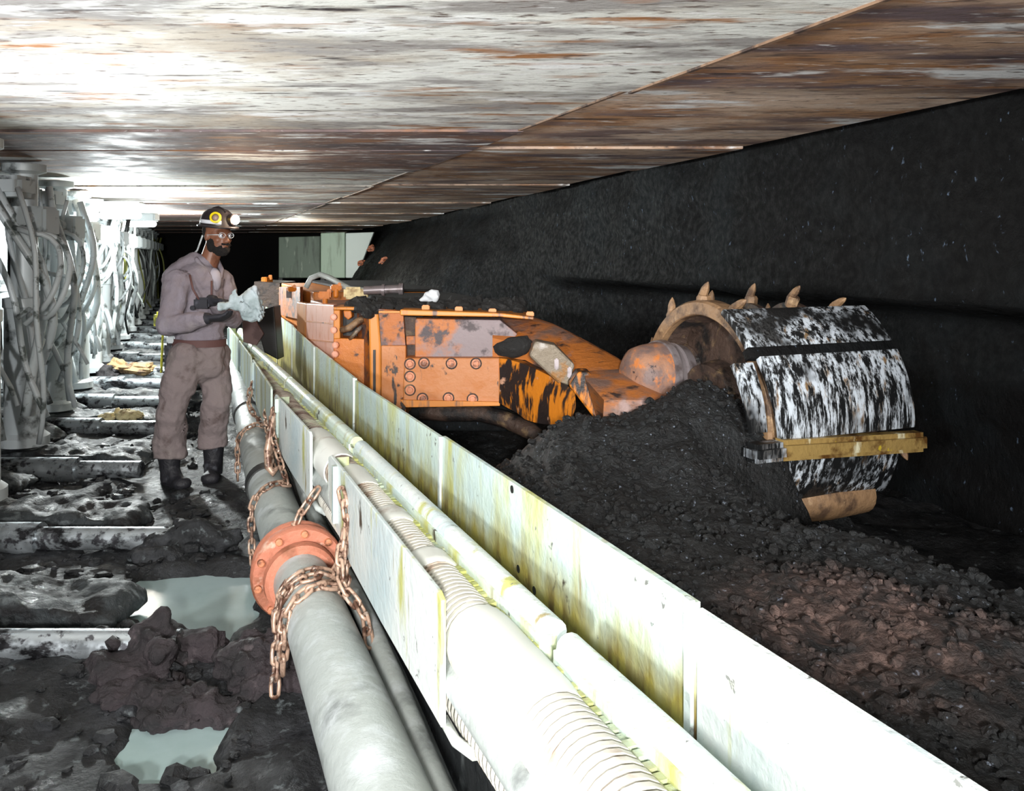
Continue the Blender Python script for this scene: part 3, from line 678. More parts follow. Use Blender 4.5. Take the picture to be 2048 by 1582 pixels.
# ================================================================ SHEARER
sh = thing('shearer', (.0, 5.2, .1), 'orange coal shearer with bolted housing, ranging arm, toothed drum and scraped black cowl', 'mining machine')
def slab(pts, Y, th, mt, name, parent=None, bevel=.006, dY=None):
    """outline seen at distance Y (or per-corner distances), given real thickness th away from the camera"""
    vs = [P(u, v, (Y if dY is None else dY[i])) for i, (u, v) in enumerate(pts)]
    m = MB(); m.prism(vs, (0,th,0)); return m.build(name, mt, parent or sh, bevel=bevel)
# main body running away behind the salmon cover
Y0 = 4.95
m = MB()
A = P(735,616,5.0); B = P(600,606,6.55)
zt = 1.16
m.prism([(-.83,5.12,.62),(.08,5.12,.62),(-.55,7.0,.62),(-1.66,7.0,.62)], (0,0,zt-.65)); m.build('body', 'orangedirty', sh, bevel=.01)
m = MB(); m.prism([(-.72,5.3,.40),(.0,5.3,.40),(-.6,7.0,.40),(-1.5,7.0,.40)], (0,0,.21)); m.build('under_shade', 'coalwall', sh, bevel=.01)  # black box stands in for the deep shade under the body
m = MB(); m.prism([(-1.66,7.1,.42),(-.6,7.1,.42),(-1.5,9.6,.42),(-2.55,9.4,.42)], (0,0,.77)); m.build('rear_body', 'orange', sh, bevel=.01)
m = MB(); m.prism([(-1.30,7.1,1.195),(-.58,7.1,1.195),(-1.48,9.6,1.195),(-2.3,9.6,1.195)], (0,0,.02)); m.prism([(-.62,5.2,1.14),(.05,5.2,1.14),(-.5,7.,1.14),(-1.3,7.,1.14)], (0,0,.05)); m.build('dusty_deck', 'blacktop', sh)
slab([(558,574),(600,574),(600,640),(558,630)], 9.0, .1, 'orangedirty', 'rear_cover', dY=[9.0,7.3,7.3,9.0])
slab([(508,563),(560,566),(560,640),(508,640)], 11.0, .8, 'browndark', 'far_body')
slab([(572,578),(586,578),(586,596),(572,596)], 7.9, .05, 'hubgrey', 'rear_box')
# salmon cover
cov = slab([(612,607),(667,610),(667,780),(612,745)], 0, .12, 'salmon', 'panelled_cover', dY=[6.8,5.42,5.42,6.8])
for (a, b) in (((612,641),(667,646)),((612,677),(667,683))):
    slab([a,b,(b[0],b[1]+3),(a[0],a[1]+3)], 0, .04, 'orange', 'groove', cov, 0, [6.78,5.40,5.40,6.78])
slab([(632,612),(634,612),(634,775),(632,775)], 0, .04, 'orange', 'groove', cov, 0, [6.22,6.18,6.18,6.22])
slab([(594,604),(612,607),(612,740),(602,700),(594,670)], 0, .1, 'amber', 'corner_post', dY=[7.12,6.78,6.78,6.95,7.12])
# valve bay
bay = slab([(667,676),(736,678),(736,860),(667,800)], 5.35, .18, 'orange', 'valve_bay')
slab([(667,614),(742,614),(742,621),(667,620)], 5.3, .22, 'amber', 'top_bar')
slab([(667,620),(680,620),(680,678),(667,678)], 5.34, .1, 'amber', 'bay_post')
slab([(680,620),(736,620),(736,680),(680,680)], 5.52, .04, 'black', 'bay_back')
slab([(686,621),(702,621),(704,634),(696,640),(688,633)], 5.38, .08, 'orange', 'valve_knob')
m = MB(); m.tube([P(684,660,5.34), P(700,655,5.3), P(716,642,5.32), P(732,636,5.4)], .022, 10); m.build('hydraulic_hose', 'tan', sh, shade=True)
m = MB(); m.tube([P(700,678,5.36), P(712,664,5.33), P(724,652,5.4)], .014, 8); m.build('hydraulic_hose', 'goldgrey', sh, shade=True)
for (u, v) in ((668,634),(668,660),(672,690),(671,708)):
    m = MB(); m.bolt(P(u, v, 5.33), (0,-1,0), .022, .02); m.build('bolt', 'salmon', bay)
# post and housing
slab([(736,617),(756,619),(762,690),(762,890),(740,890),(738,690)], 5.02, .25, 'amber', 'upright_post', bevel=.012)
slab([(746,700),(751,700),(751,800),(746,800)], 5.01, .02, 'black', 'slot', bevel=0)
slab([(757,618),(806,622),(812,700),(812,692),(762,692)], 4.96, .3, 'orangedirty', 'upper_side')
slab([(762,691),(812,691),(812,812),(812,835),(762,830)], 4.94, .3, 'orangedust', 'lower_side')
slab([(757,622),(800,622),(800,626),(757,626)], 4.93, .05, 'amber', 'lip', bevel=.002)
tb = slab([(800,619),(1000,626),(1068,634),(1068,640),(1000,634),(800,631)], 4.85, .5, 'amber', 'top_rail')
for u, v in ((852,615),(918,618),(985,622),(1060,628)):
    m = MB(); m.bbox(P(u, v, 4.95), (.045,.05,.03), .005); m.build('boss', 'amber', tb)
slab([(806,633),(833,634),(833,714),(812,714)], 5.0, .1, 'browndark', 'recess')
slab([(812,672),(832,672),(832,690),(812,690)], 4.97, .05, 'orangedirty', 'recess_plate')
slab([(830,637),(1000,640),(1035,668),(1000,716),(830,716)], 4.93, .2, 'purple', 'upper_panel')
lp = slab([(810,716),(1000,716),(1000,806),(806,812),(806,760)], 4.86, .3, 'orangedust', 'bolted_plate', bevel=.008)
for u, v in ((820,728),(848,726),(903,727),(952,727),(820,753),(820,780),(845,797),(897,796),(945,798)):
    m = MB(); q = P(u, v, 4.86); m.lathe(q, (0,-1,0), [(0,.026),(.004,.026),(.004,.018),(.016,.017),(.018,.010),(.018,.0001)], 14); m.build('bolt', 'bolt', lp)
    m = MB(); m.lathe(q+Vector((0,.001,0)), (0,-1,0), [(0,.027),(.002,.034),(.004,.030),(.004,.026)], 16); m.build('washer', 'browndark', lp)
slab([(800,800),(1000,804),(1000,812),(812,815)], 4.84, .3, 'amber', 'lower_lip', bevel=.003)
# underside curve
m = MB(); m.tube([P(840,822,4.95), P(900,826,4.95), P(960,826,4.95), P(1010,838,4.9), P(1060,862,4.8), P(1085,880,4.7)], [.05,.05,.05,.05,.05,.04], 10); m.build('lower_guard', 'browndark', sh, shade=True)
# ranging arm: lofted from cross sections running right and towards the camera
def loft(secs, mt, name, bevel=0., shade=True, auto=.8):
    m = MB(); n = len(secs[0])
    for s_ in secs: m.v += s_
    for i in range(len(secs)-1):
        for k in range(n): m.f.append((i*n+k, i*n+(k+1) % n, (i+1)*n+(k+1) % n, (i+1)*n+k))
    m.f += [tuple(range(n)), tuple(range(len(secs)*n-1, (len(secs)-1)*n-1, -1))]
    return m.build(name, mt, sh, shade=shade, bevel=bevel, auto=auto)
def sec(ut, vt, um, vm, ub, vb, Y, dep):      # top-back, top-front, mid bulge, bottom-front, bottom-back
    a = P(ut, vt, Y+dep*.5); b = P(um, vm, Y-.0); c = P(ub, vb, Y+.02)
    return [Vector((a.x, a.y+dep*.6, a.z)), a, b, c, Vector((c.x, c.y+dep, c.z))]
# sloping upper back of the arm
loft([sec(985,634, 985,676, 985,716, 4.9,.45), sec(1055,636, 1050,690, 1050,720, 4.85,.45), sec(1110,654, 1100,700, 1090,740, 4.7,.42), sec(1170,684, 1150,730, 1140,775, 4.5,.4), sec(1240,722, 1215,760, 1200,800, 4.3,.36), sec(1290,752, 1270,775, 1255,810, 4.15,.3)], 'armarm', 'arm_back')
# black lump stands in for the shaded hole under it
m = MB(); m.ell(P(1030,693,4.84), (.115,.05,.055), Matrix.Rotation(-.15,3,'Y'), jit=.15); m.build('dark_gap', 'blacktop', sh, shade=True)
# curved orange front shield
secs = []
for t in range(9):
    f = t/8; u0 = lerp(998, 1150, f); top = 716+ (f**1.5)*66; bot = 806+30*math.sin(min(1,f*1.5)*PI/2)+ (10*f)
    Y = lerp(4.84, 4.3, f**1.2); 
    a = P(u0, top, Y); c = P(u0-lerp(0,12,f), bot+ (6 if t > 2 else 0), Y-.02); b = P(u0+2, (top+bot)/2, Y-.06)
    secs.append([Vector((a.x,a.y+.3,a.z)), a, b, c, Vector((c.x,c.y+.3,c.z))])
loft(secs, 'armblack', 'curved_shield')
# worn bracket
bk = slab([(1070,682),(1110,690),(1150,730),(1138,772),(1118,768),(1068,722),(1058,712)], 4.42, .14, 'goldgrey', 'worn_bracket', bevel=.012)
for (u, v) in ((1113,728),(1139,745)): 
    m = MB(); m.bbox(P(u, v, 4.415), (.022,.02,.06), .006, .0); m.build('slot_lug', 'hubgrey', bk)
slab([(1138,772),(1156,744),(1178,744),(1215,790),(1225,848),(1200,852),(1160,800)], 4.25, .15, 'armblack', 'arm_rib', bevel=.01)
# lower arm block towards the drum
loft([[P(1168,742,4.35),P(1172,760,4.15),P(1208,800,4.0),P(1205,858,3.98),P(1200,862,4.3)],
      [P(1240,738,4.35),P(1250,760,4.1),P(1262,800,3.93),P(1250,862,3.92),P(1240,862,4.3)],
      [P(1290,762,4.3),P(1300,780,4.05),P(1318,800,3.95),P(1320,840,3.95),P(1300,850,4.25)],
      [P(1322,785,4.25),P(1335,795,4.08),P(1345,805,4.0),P(1345,820,4.0),P(1330,830,4.2)]], 'armarm', 'arm_block')
# gearhead, collars, hub: one axis
ax = Vector((.86,.42,-.10)).normalized()
g0 = P(1268,748,4.2)
m = MB(); m.lathe(g0, ax, [(-.03,.001),(-.03,.09),(.0,.13),(.05,.148),(.13,.166)], 40); m.build('gear_head', 'tanpink', sh, shade=True, auto=.7)
m = MB(); m.lathe(g0, ax, [(.125,.16),(.13,.174),(.16,.180),(.165,.16),(.21,.155),(.215,.168),(.27,.16),(.28,.12)], 40); m.build('collar', 'hubgrey', sh, shade=True, auto=.5)
m = MB(); m.lathe(g0, ax, [(.27,.15),(.29,.165),(.33,.16),(.42,.13),(.50,.11),(.52,.02)], 36); m.build('hub', 'browndark', sh, shade=True, auto=.7)
for a in range(5):
    x_, y_, d_ = frame(ax); aa = 2.2+a*.75; p = g0+ax*.085+(x_*math.cos(aa)+y_*math.sin(aa))*.142
    m = MB(); m.ell(p, .018, u=8, v=6); m.build('flange_bolt', 'browndark', sh)
# drum
dx = Vector((.925,.38,0)).normalized(); dc = P(1410,814,4.02); RR = .50
drum = MB(); drum.lathe(dc, dx, [(.0,.0001),(.0,.20),(.09,.22),(.10,.40),(.02,.42),(.0,.43)], 64); drum.lathe(dc, dx, [(.12,.40),(.74,.40),(.76,.38),(.76,.0001)], 64)
dr = drum.build('cutting_drum', 'browndark', sh, shade=True, auto=.5)
m = MB(); m.lathe(dc, dx, [(-.03,.435),(-.035,.44),(-.035,.495),(-.02,.505),(.05,.505),(.06,.49),(.06,.435),(-.03,.435)], 72); ring = m.build('drum_ring', 'tan', dr, shade=True, auto=.5)
x_, y_, d_ = frame(dx)
# helical vane plates and picks
m = MB(); n = 70; prev = None; vs = []; fs = []
for h in range(3):
    base = len(vs)
    for k in range(n+1):
        a = 2*PI*k/n*.9+h*2*PI/3; t = .06+.68*k/n; e = x_*math.cos(a)+y_*math.sin(a)
        for (dt, rr) in ((0,.38),(0,.485),(.03,.485),(.03,.38)): vs.append(dc+dx*(t+dt)+e*rr)
    for k in range(n):
        for q in range(4): fs.append((base+k*4+q, base+k*4+(q+1) % 4, base+(k+1)*4+(q+1) % 4, base+(k+1)*4+q))
m.add(vs, fs); m.build('drum_vane', 'browndark', dr, shade=True, auto=.5)
def pick(a, t, s=1.):
    e = x_*math.cos(a)+y_*math.sin(a); tg = (-x_*math.sin(a)+y_*math.cos(a)); b = dc+dx*t+e*.49
    q = MB(); dirn = (e*.75-tg*.66).normalized()
    q.lathe(b-e*.02, (e*.9-tg*.3).normalized(), [(0,.035*s),(.05*s,.036*s),(.062*s,.028*s),(.062*s,.001)], 7)
    q.lathe(b+e*.03*s, dirn, [(0,.022*s),(.05*s,.02*s),(.075*s,.012*s),(.09*s,.003),(.092*s,.0002)], 8)
    q.build('pick', 'tan', dr, shade=True, auto=.6)
for k in range(12): pick(2*PI*k/12+.13, .02+.01*(k % 2))
for k in range(22):
    a = .9+k*2*PI/22*3; pick(a, .14+.60*((k*7) % 22)/22., .9)
# cowl: plates around the camera side of the drum
def cw(ax_, ang, r):      # along axis, angle from horizontal (camera side) upward
    out = Vector((.38,-.925,0)).normalized(); return dc+dx*ax_+out*math.cos(ang)*r+Vector((0,0,1))*math.sin(ang)*r
def cowl_plate(a0, a1, s0, s1, r, th, mt, name, n=8, skew=0., parent=None, kind=None):
    m = MB(); vs = []
    for k in range(n+1):
        f = k/n; an = lerp(a0, a1, f)
        for rr in (r, r-th):
            for s_ in (s0+skew*f, s1+skew*f*.4): vs.append(cw(s_, an, rr))
    fs = []
    for k in range(n):
        b = k*4; c_ = b+4
        fs += [(b,b+1,c_+1,c_),(b+2,c_+2,c_+3,b+3),(b,c_,c_+2,b+2),(b+1,b+3,c_+3,c_+1)]
    fs += [(0,2,3,1),(n*4,n*4+1,n*4+3,n*4+2)]
    m.add(vs, fs); return m.build(name, mt, parent or sh, bevel=.004, shade=True, auto=.6)
cwl = cowl_plate(.98, .60, -.14, .66, .585, .03, 'cowl', 'cowl', skew=.02)
cowl_plate(.60, .52, -.14, .68, .60, .045, 'coalwall', 'cowl_gap', 4, parent=cwl)  # dark gap between the cowl plates drawn as a solid black strip
cowl_plate(.53, -.06, -.10, .66, .60, .03, 'cowl', 'cowl_plate', 8, skew=.05, parent=cwl)
cowl_plate(.50, .0, -.22, -.12, .58, .03, 'cowl', 'cowl_flange', 6, skew=.04, parent=cwl)
m = MB(); 
a_ = cw(-.06,-.115,.60); b_ = cw(.70,-.115,.60)+Vector((0,0,-.03)); R_ = Matrix((dx, Vector((-.38,.925,0)), Vector((0,0,1)))).transposed()
m.bbox((0,0,0), (.80,.09,.085), .02); m.v = [(a_+b_)/2+R_@v+Vector((0,0,-.0375*v.x)) for v in m.v]; m.build('cross_bar', 'gold', cwl, shade=True, auto=.5)
m = MB(); m.bbox((0,0,0), (.17,.10,.075), .02); m.v = [cw(-.13,-.12,.60)+R_@v for v in m.v]; m.build('bar_end', 'cowl', cwl)
cowl_plate(-.16, -.62, .02, .62, .585, .03, 'cowl2', 'lower_cowl_plate', 6, skew=.02, parent=cwl)
m = MB(); p0 = cw(.12,-.72,.54); p1 = cw(.56,-.72,.54); m.tube([p0-dx*.03, p0, p0.lerp(p1,.5), p1, p1+dx*.03], [.06,.09,.10,.09,.05], 18); m.build('bottom_roll', 'tan', cwl, shade=True, auto=.8)
# clutter on top of the machine
for k in range(5):
    pass
m = MB()
for k in range(70):
    u = random.uniform(705, 1040); Yb = random.uniform(5.0, 5.5); p = P(u, 612, Yb); m.ell((p.x, Yb, 1.175+random.uniform(-.01,.02)), (random.uniform(.03,.08), .05, random.uniform(.02,.05)), jit=.3, sd=k*1.7, u=8, v=6)
tag(m.build('coal_crumbs', 'blacktop', origin=(0,0,0)), 'black coal crumbs lying along the top of the shearer', 'coal', kind='stuff')
m = MB(); c = P(866,592,5.25); m.ell(c, (.052,.04,.04), jit=.2, u=14, v=10); m.cap(c+Vector((-.03,0,-.01)), c+Vector((-.075,0,-.025)), .028, .012)
tag(m.build('white_stone', 'pale', fuse=.008, sm=2), 'white chalky stone on top of the shearer', 'rock')
m = MB(); m.tube([P(612,575,6.8), P(622,556,6.8), P(640,549,6.75), P(660,556,6.6), P(700,578,6.3), P(760,584,6.2)], .022, 10)
tag(m.build('bent_hose', 'greyhose', shade=True), 'grey bent hose arching over the back of the shearer', 'hose')
m = MB(); m.bbox(P(706,586,6.0), (.13,.1,.085), .015, .2); m.lathe(P(722,586,5.94), (1,0,0), [(0,.001),(0,.03),(.05,.03),(.05,.001)], 10)
tag(m.build('junction_box', 'cream'), 'cream junction box on top of the shearer beside the bent hose', 'box')
m = MB(); a = P(728,581,5.9); b = P(798,578,5.9); m.tube([a,b], .03, 12); m.lathe(b, (1,0,0), [(0,.001),(0,.042),(.03,.042),(.03,.001)], 14); m.lathe(P(764,580,5.9), (1,0,0), [(0,.03),(0,.042),(.02,.042),(.02,.03)], 14)
tag(m.build('hydraulic_cylinder', 'hubgrey', shade=True, auto=.6), 'dark grey hydraulic cylinder lying on the shearer left of the white stone', 'cylinder')
for k, (u, v, s_, lb) in enumerate([(650,590,.06,'rusty orange fitting on the shearer below the bent hose'),(672,575,.05,'small orange fitting under the bent hose end'),(583,578,.05,'yellow-orange fitting at the back edge of the shearer'),(534,560,.09,'orange fitting beyond the pale cloth')]):
    m = MB(); c = P(u, v, 6.3 if k < 2 else 7.3 if k < 3 else 11.2); m.bbox(c, (s_*1.6,s_,s_*.9), .01, .4*k); m.bbox(c+Vector((s_*.5,0,s_*.4)), (s_*.5,s_*.5,s_*.7), .006, .2)
    if k in (0,1): m.cap(c-Vector((0,0,.0)), c-Vector((0,0,.06)), .02, .02)
    tag(m.build('pipe_fitting', 'orange'), lb, 'fitting')
# orange lumps on the coal slope
for k, (u, v, a) in enumerate([(743,496,'top'),(722,526,'left'),(767,521,'right')]):
    Y = 13.; p = P(u, v, 13.3); sl = 0
    for q in range(500):
        Y = 9+q*.02; p = P(u, v, Y); xw = wallX(Y)-smooth(9.5,12.,Y)*max(0,2.1-p.z)*.72
        if p.x > xw-.06: break
    m = MB(); m.ell(p, (.10,.06,.06), Matrix.Rotation(-.6,3,'Y'), jit=.35, sd=k*3.3, u=12, v=8)
    tag(m.build('orange_lump', 'reddish'), 'orange lump on the dark coal slope, the %s one of three' % {'top':'topmost','left':'lower left','right':'lower right'}[a], 'rock', 'orange lumps on the coal slope')
# far plates
for (u0, u1, mt, lb) in ((557,640,'darkplate','dark grey-green steel plate at the far end of the face'),(641,690,'paleplate','pale green steel plate between the dark and white far plates'),(691,760,'whiteplate','white steel plate cut off by the coal slope at the far end')):
    r = thing('end_plate', P((u0+u1)/2, 560, 19.5), lb, 'plate', 'steel plates at the far end')
    m = MB(); e = {640:(640,640),690:(690,690),760:(748,712)}[u1]; m.prism([P(u0,466 if mt != 'darkplate' else 474,19.5),P(e[0],464 if mt != 'darkplate' else 472,19.5),P(e[1],556,19.5),P(u0,556,19.5)], (0,.15,0)); m.build('plate', mt, r, bevel=.02)
    m = MB(); q_ = 556
    if u1 < 760: m.prism([P(u0,q_,19.5),P(u0+8,q_,19.5),P(u0+8,640,19.5),P(u0,640,19.5)], (0,.12,0)); m.build('foot', 'black', r)
# brown flap at the end of the trough
m = MB(); m.prism([P(484,642,7.0),P(505,632,7.0),P(527,668,7.0),P(512,692,7.0),P(486,684,7.0)], (0,.03,0))
tag(m.build('brown_flap', 'brownplate', bevel=.006), 'mauve-brown steel flap below the miner\'s hands', 'plate')
m = MB(); m.prism([P(505,625,7.1),P(548,612,7.1),P(556,720,7.1),P(528,705,7.1)], (0,.2,0)); tag(m.build('dark_bracket', 'black', bevel=.01), 'black bracket under the pale cloth beside the spill plate', 'bracket')

# ================================================================ PERSON
OX, OY = -2.12, 5.6
K = 5.6/F
def Q(u, v, dy=0.): return Vector((OX+(u-380)*K, OY+dy, (965-v)*K))
man = thing('person', (OX, OY, 0), 'miner in mauve-grey work suit and dark helmet with lit lamp, holding a pale cloth', 'person')
fw = Vector((.80,-.60,0)); rt = Vector((-.60,-.80,0)); up = Vector((0,0,1))      # facing, his right
hc = Q(437,472)+Vector((0,-.02,0)); Rh = Matrix((fw, rt, up)).transposed()@Matrix.Rotation(.10,3,'Y')
def H(f, r, u): return hc+Rh@Vector((f, r, u))
R2 = Rh
j = dict(pel=Q(400,712), wst=Q(398,665), chs=Q(392,600), nkb=Q(414,530), shR=Q(374,562,-.15), shL=Q(428,562,.13), elR=Q(366,644,-.24), wrR=Q(446,630,-.30), elL=Q(452,640,.12), wrL=Q(447,598,-.20),
    hpR=Q(384,712,-.09), hpL=Q(414,712,.08), knR=Q(362,805,-.15), knL=Q(430,800,.03), anR=Q(352,922,-.10), anL=Q(418,912,.08))
def headprims(m):
    m.ell(H(-.012,0,.035), (.098,.078,.105), R2, 22, 16); m.ell(H(.02,0,-.03), (.078,.066,.085), R2, 20, 14)
    m.ell(H(.055,0,-.075), (.042,.045,.034), R2); m.ell(H(.078,0,.030), (.022,.055,.018), R2)
    m.cap(H(.088,0,.018), H(.112,0,-.022), .010, .015); m.ell(H(.105,.012,-.026), .010); m.ell(H(.105,-.012,-.026), .010)
    m.ell(H(.092,0,-.052), (.012,.026,.006), R2); m.ell(H(.090,0,-.064), (.012,.023,.007), R2)
    for s in (-1,1):
        m.ell(H(-.01,s*.078,-.005), (.018,.010,.032), R2, 10, 8); m.ell(H(.058,s*.040,-.02), (.026,.022,.02), R2)
    m.cap(H(-.025,0,-.05), j['nkb']+Vector((0,0,-.02)), .056, .064)
def handp(m, w, dirn, palm, inf=0., curl=.35, side=1):
    """w wrist, dirn towards the fingertips, palm = palm normal"""
    d = dirn.normalized(); n = palm.normalized(); x = d.cross(n).normalized()
    for k in (-1,-.33,.33,1): m.cap(w+x*k*.018, w+d*.085+x*k*.030, .014+inf, .0125+inf, 8)
    for k, (off, L) in enumerate(((-1,.062),(-.36,.072),(.3,.068),(.95,.054))):
        p = w+d*.088+x*off*.032; a = d
        for q in range(3):
            c1, s1 = math.cos(curl), math.sin(curl); a = (a*c1+n*s1).normalized(); e = p+a*L*(.45,.32,.26)[q]
            m.cap(p, e, (.0095-.001*q)+inf*.6, (.0087-.001*q)+inf*.6, 8); p = e
    t0 = w+d*.02-x*.024*side; t1 = t0+d*.04-x*.034*side+n*.012; t2 = t1+d*.030-x*.006*side+n*.014; t3 = t2+d*.022+n*.01
    m.cap(t0, t1, .014+inf, .012+inf, 8); m.cap(t1, t2, .011+inf*.6, .010+inf*.6, 8); m.cap(t2, t3, .010+inf*.6, .008+inf*.6, 8)
hR = (j['wrR'], Vector((.95,.05,.05)), Vector((0,.35,.94))); hL = (j['wrL'], Vector((.93,-.35,-.02)), Vector((.1,-.25,-.95)))
b = MB(); headprims(b)
b.ell(j['chs'], (.16,.12,.20)); b.ell(j['wst'], (.14,.11,.14)); b.ell(j['pel'], (.14,.12,.12)); b.cap(j['nkb'], j['chs'], .06, .1)
b.cap(j['shR'], j['shL'], .06, .06)
for s_ in 'RL':
    b.cap(j['sh'+s_], j['el'+s_], .052, .042); b.cap(j['el'+s_], j['wr'+s_], .042, .028); b.cap(j['hp'+s_], j['kn'+s_], .08, .055); b.cap(j['kn'+s_], j['an'+s_], .055, .042)
    b.cap(j['an'+s_], j['an'+s_]+Vector((0,0,-.06)), .04, .035)
handp(b, *hR); handp(b, *hL, side=-1)
b.build('body', 'skin', man, fuse=.007, sm=2)
# jacket
b = MB()
b.ell(Q(392,598), (.17,.15,.22), Matrix.Rotation(.12,3,'Y')); b.ell(Q(398,560), (.155,.17,.13), Matrix.Rotation(-.6,3,'Z')); b.ell(Q(398,650), (.165,.14,.16)); b.ell(Q(398,672), (.17,.145,.09)); b.ell(Q(372,560), (.12,.13,.11))
b.cap(j['shR']+Vector((.01,.02,-.005)), j['shL']+Vector((-.02,0,-.01)), .088, .076)
b.cap(j['shR'], j['elR'], .088, .074); b.cap(j['elR'], j['elR'].lerp(j['wrR'],.88), .076, .053)
b.ell(Q(368,585,-.02), (.14,.13,.16)); b.cap(Q(385,525,.0), Q(362,560,.0), .07, .12); b.cap(j['shL'], j['elL'], .085, .065); b.cap(j['elL'], j['elL'].lerp(j['wrL'],.88), .066, .05)
b.cap(Q(410,530), Q(400,560), .075, .1)
b.build('jacket', 'cloth', man, fuse=.009, sm=3, disp=(.016,7))
b = MB()     # collar
for s in (-1,1):
    pts = [j['nkb']+fw*.0+rt*s*.075+up*.035, j['nkb']-fw*.065+rt*s*.05+up*.055, j['nkb']-fw*.085+up*.06]
    b.tube([j['nkb']+fw*.10+rt*s*.035-up*.085, j['nkb']+fw*.07+rt*s*.06-up*.03]+pts, [.012,.018,.017,.016,.015], 8)
b.build('collar', 'cloth', man, fuse=.007, sm=1)
b = MB(); b.ell(j['nkb']+fw*.07-up*.10, (.055,.05,.085), R2); b.build('shirt_front', 'shirt', man, shade=True)
# straps and camera-side front opening
b = MB(); b.tube([Q(402,548,-.20), Q(412,575,-.235), Q(424,598,-.225)], .007, 6); b.tube([Q(440,560,-.16), Q(443,590,-.19)], .006, 6); b.build('strap', 'belt', man, shade=True)
# trousers
b = MB()
b.ell(Q(399,705), (.168,.15,.13)); b.ell(Q(399,730), (.165,.15,.12))
for s_, r0, r1, r2 in (('R',.125,.095,.098),('L',.118,.092,.088)):
    b.cap(j['hp'+s_], j['kn'+s_], r0, r1); b.cap(j['kn'+s_], j['an'+s_]+Vector((0,0,.13 if s_ == 'R' else .13)), r1, r2)
    b.lathe(j['an'+s_]+Vector((0,0,.05)), (0,0,1), [(0,.001),(0,r2*1.06),(.15,r2*1.0),(.2,r2*.8),(.2,.001)], 20)
b.build('trousers', 'cloth2', man, fuse=.009, sm=3, disp=(.018,8))
b = MB(); b.lathe(Q(398,690), (.03,0,1), [(0,.10),(.0,.172),(.045,.170),(.045,.10)], 36); 
for i_, v in enumerate(b.v): v.y = OY+(v.y-OY)*.88
b.build('belt', 'belt', man, shade=True, auto=.6)
bp = MB(); bp.bbox(Q(347,712,-.02), (.075,.11,.19), .015); bat = bp.build('battery', 'boot', man)
bp = MB(); bp.bbox(Q(352,676,-.05), (.06,.09,.05), .01); bp.tube([Q(352,676,-.05), Q(345,640,-.02), Q(330,600,.02), Q(348,545,.03), Q(392,500,.02), Q(405,470,.0)], .006, 6); bp.build('lamp_cord', 'leg', man)
# boots
for s_, tv in (('R', Vector((.75,-.6,0)).normalized()), ('L', Vector((.2,-1.,0)).normalized())):
    a = j['an'+s_]; gz = .03; b = MB()
    b.lathe(Vector((a.x,a.y,.04)), (0,0,1), [(0,.001),(0,.06),(.1,.062),(.28,.078),(.30,.07),(.30,.001)], 20)
    h = Vector((a.x,a.y,.05)); b.cap(h-tv*.03, h+tv*.12, .048, .044); b.ell(h+tv*.14+Vector((0,0,-.005)), (.062,.055,.042)); b.cap(h+tv*.02+Vector((0,0,.06)), h+tv*.08+Vector((0,0,.01)), .05, .045)
    b.bbox(h+tv*.05+Vector((0,0,-.035)), (.25,.085,.025), .01, math.atan2(tv.y, tv.x))
    b.build('boot', 'boot', man, fuse=.008, sm=2)
# gloves
for hh, sd_ in ((hR, 1), (hL, -1)):
    b = MB(); handp(b, *hh, inf=.004, side=sd_); d = hh[1].normalized(); b.lathe(hh[0]-d*.03, d, [(0,.001),(0,.040),(.03,.037),(.05,.034),(.05,.001)], 14)
    b.build('glove', 'glove', man, fuse=.0055, sm=1)
b = MB(); b.bbox(Q(428,602,-.215), (.10,.05,.07), .012); b.lathe(Q(412,611,-.235), (0,-1,0), [(0,.001),(0,.016),(.01,.016),(.01,.001)], 10); b.build('chest_pouch', 'glove', man)
# beard, hair, glasses, eyes
b = MB(); b.ell(H(.048,0,-.082), (.054,.056,.046), R2); b.ell(H(.015,.058,-.055), (.04,.016,.05), R2); b.ell(H(.015,-.058,-.055), (.04,.016,.05), R2)
b.ell(H(.094,0,-.044), (.016,.034,.008), R2); b.ell(H(.088,0,-.088), (.018,.03,.022), R2); b.build('beard', 'beard', man, fuse=.006, sm=1, disp=(.006,60))
b = MB(); b.ell(H(-.03,0,.03), (.088,.080,.085), R2); b.build('hair', 'beard', man, shade=True)
b = MB()
for s in (-1,1):
    cc = H(.095,s*.032,.012)
    b.tube([cc+Rh@Vector((0,.024*math.cos(a),.017*math.sin(a))) for a in [2*PI*q/14 for q in range(15)]], .0022, 6)
    b.tube([cc+Rh@Vector((0,s*.024,.004)), H(.03,s*.077,.010), H(-.01,s*.084,.006)], .0022, 6)
b.tube([H(.097,-.010,.014), H(.099,.010,.014)], .002, 6); gl = b.build('glasses', 'leg', man, shade=True)
for s in (-1,1):
    b = MB(); b.ell(H(.085,s*.032,.010), .012, u=12, v=8); e = b.build('eye', 'band', man, shade=True); b = MB(); b.ell(H(.094,s*.032,.010), (.004,.0055,.0055), R2, 10, 6); b.build('iris', 'glass', e, shade=True)
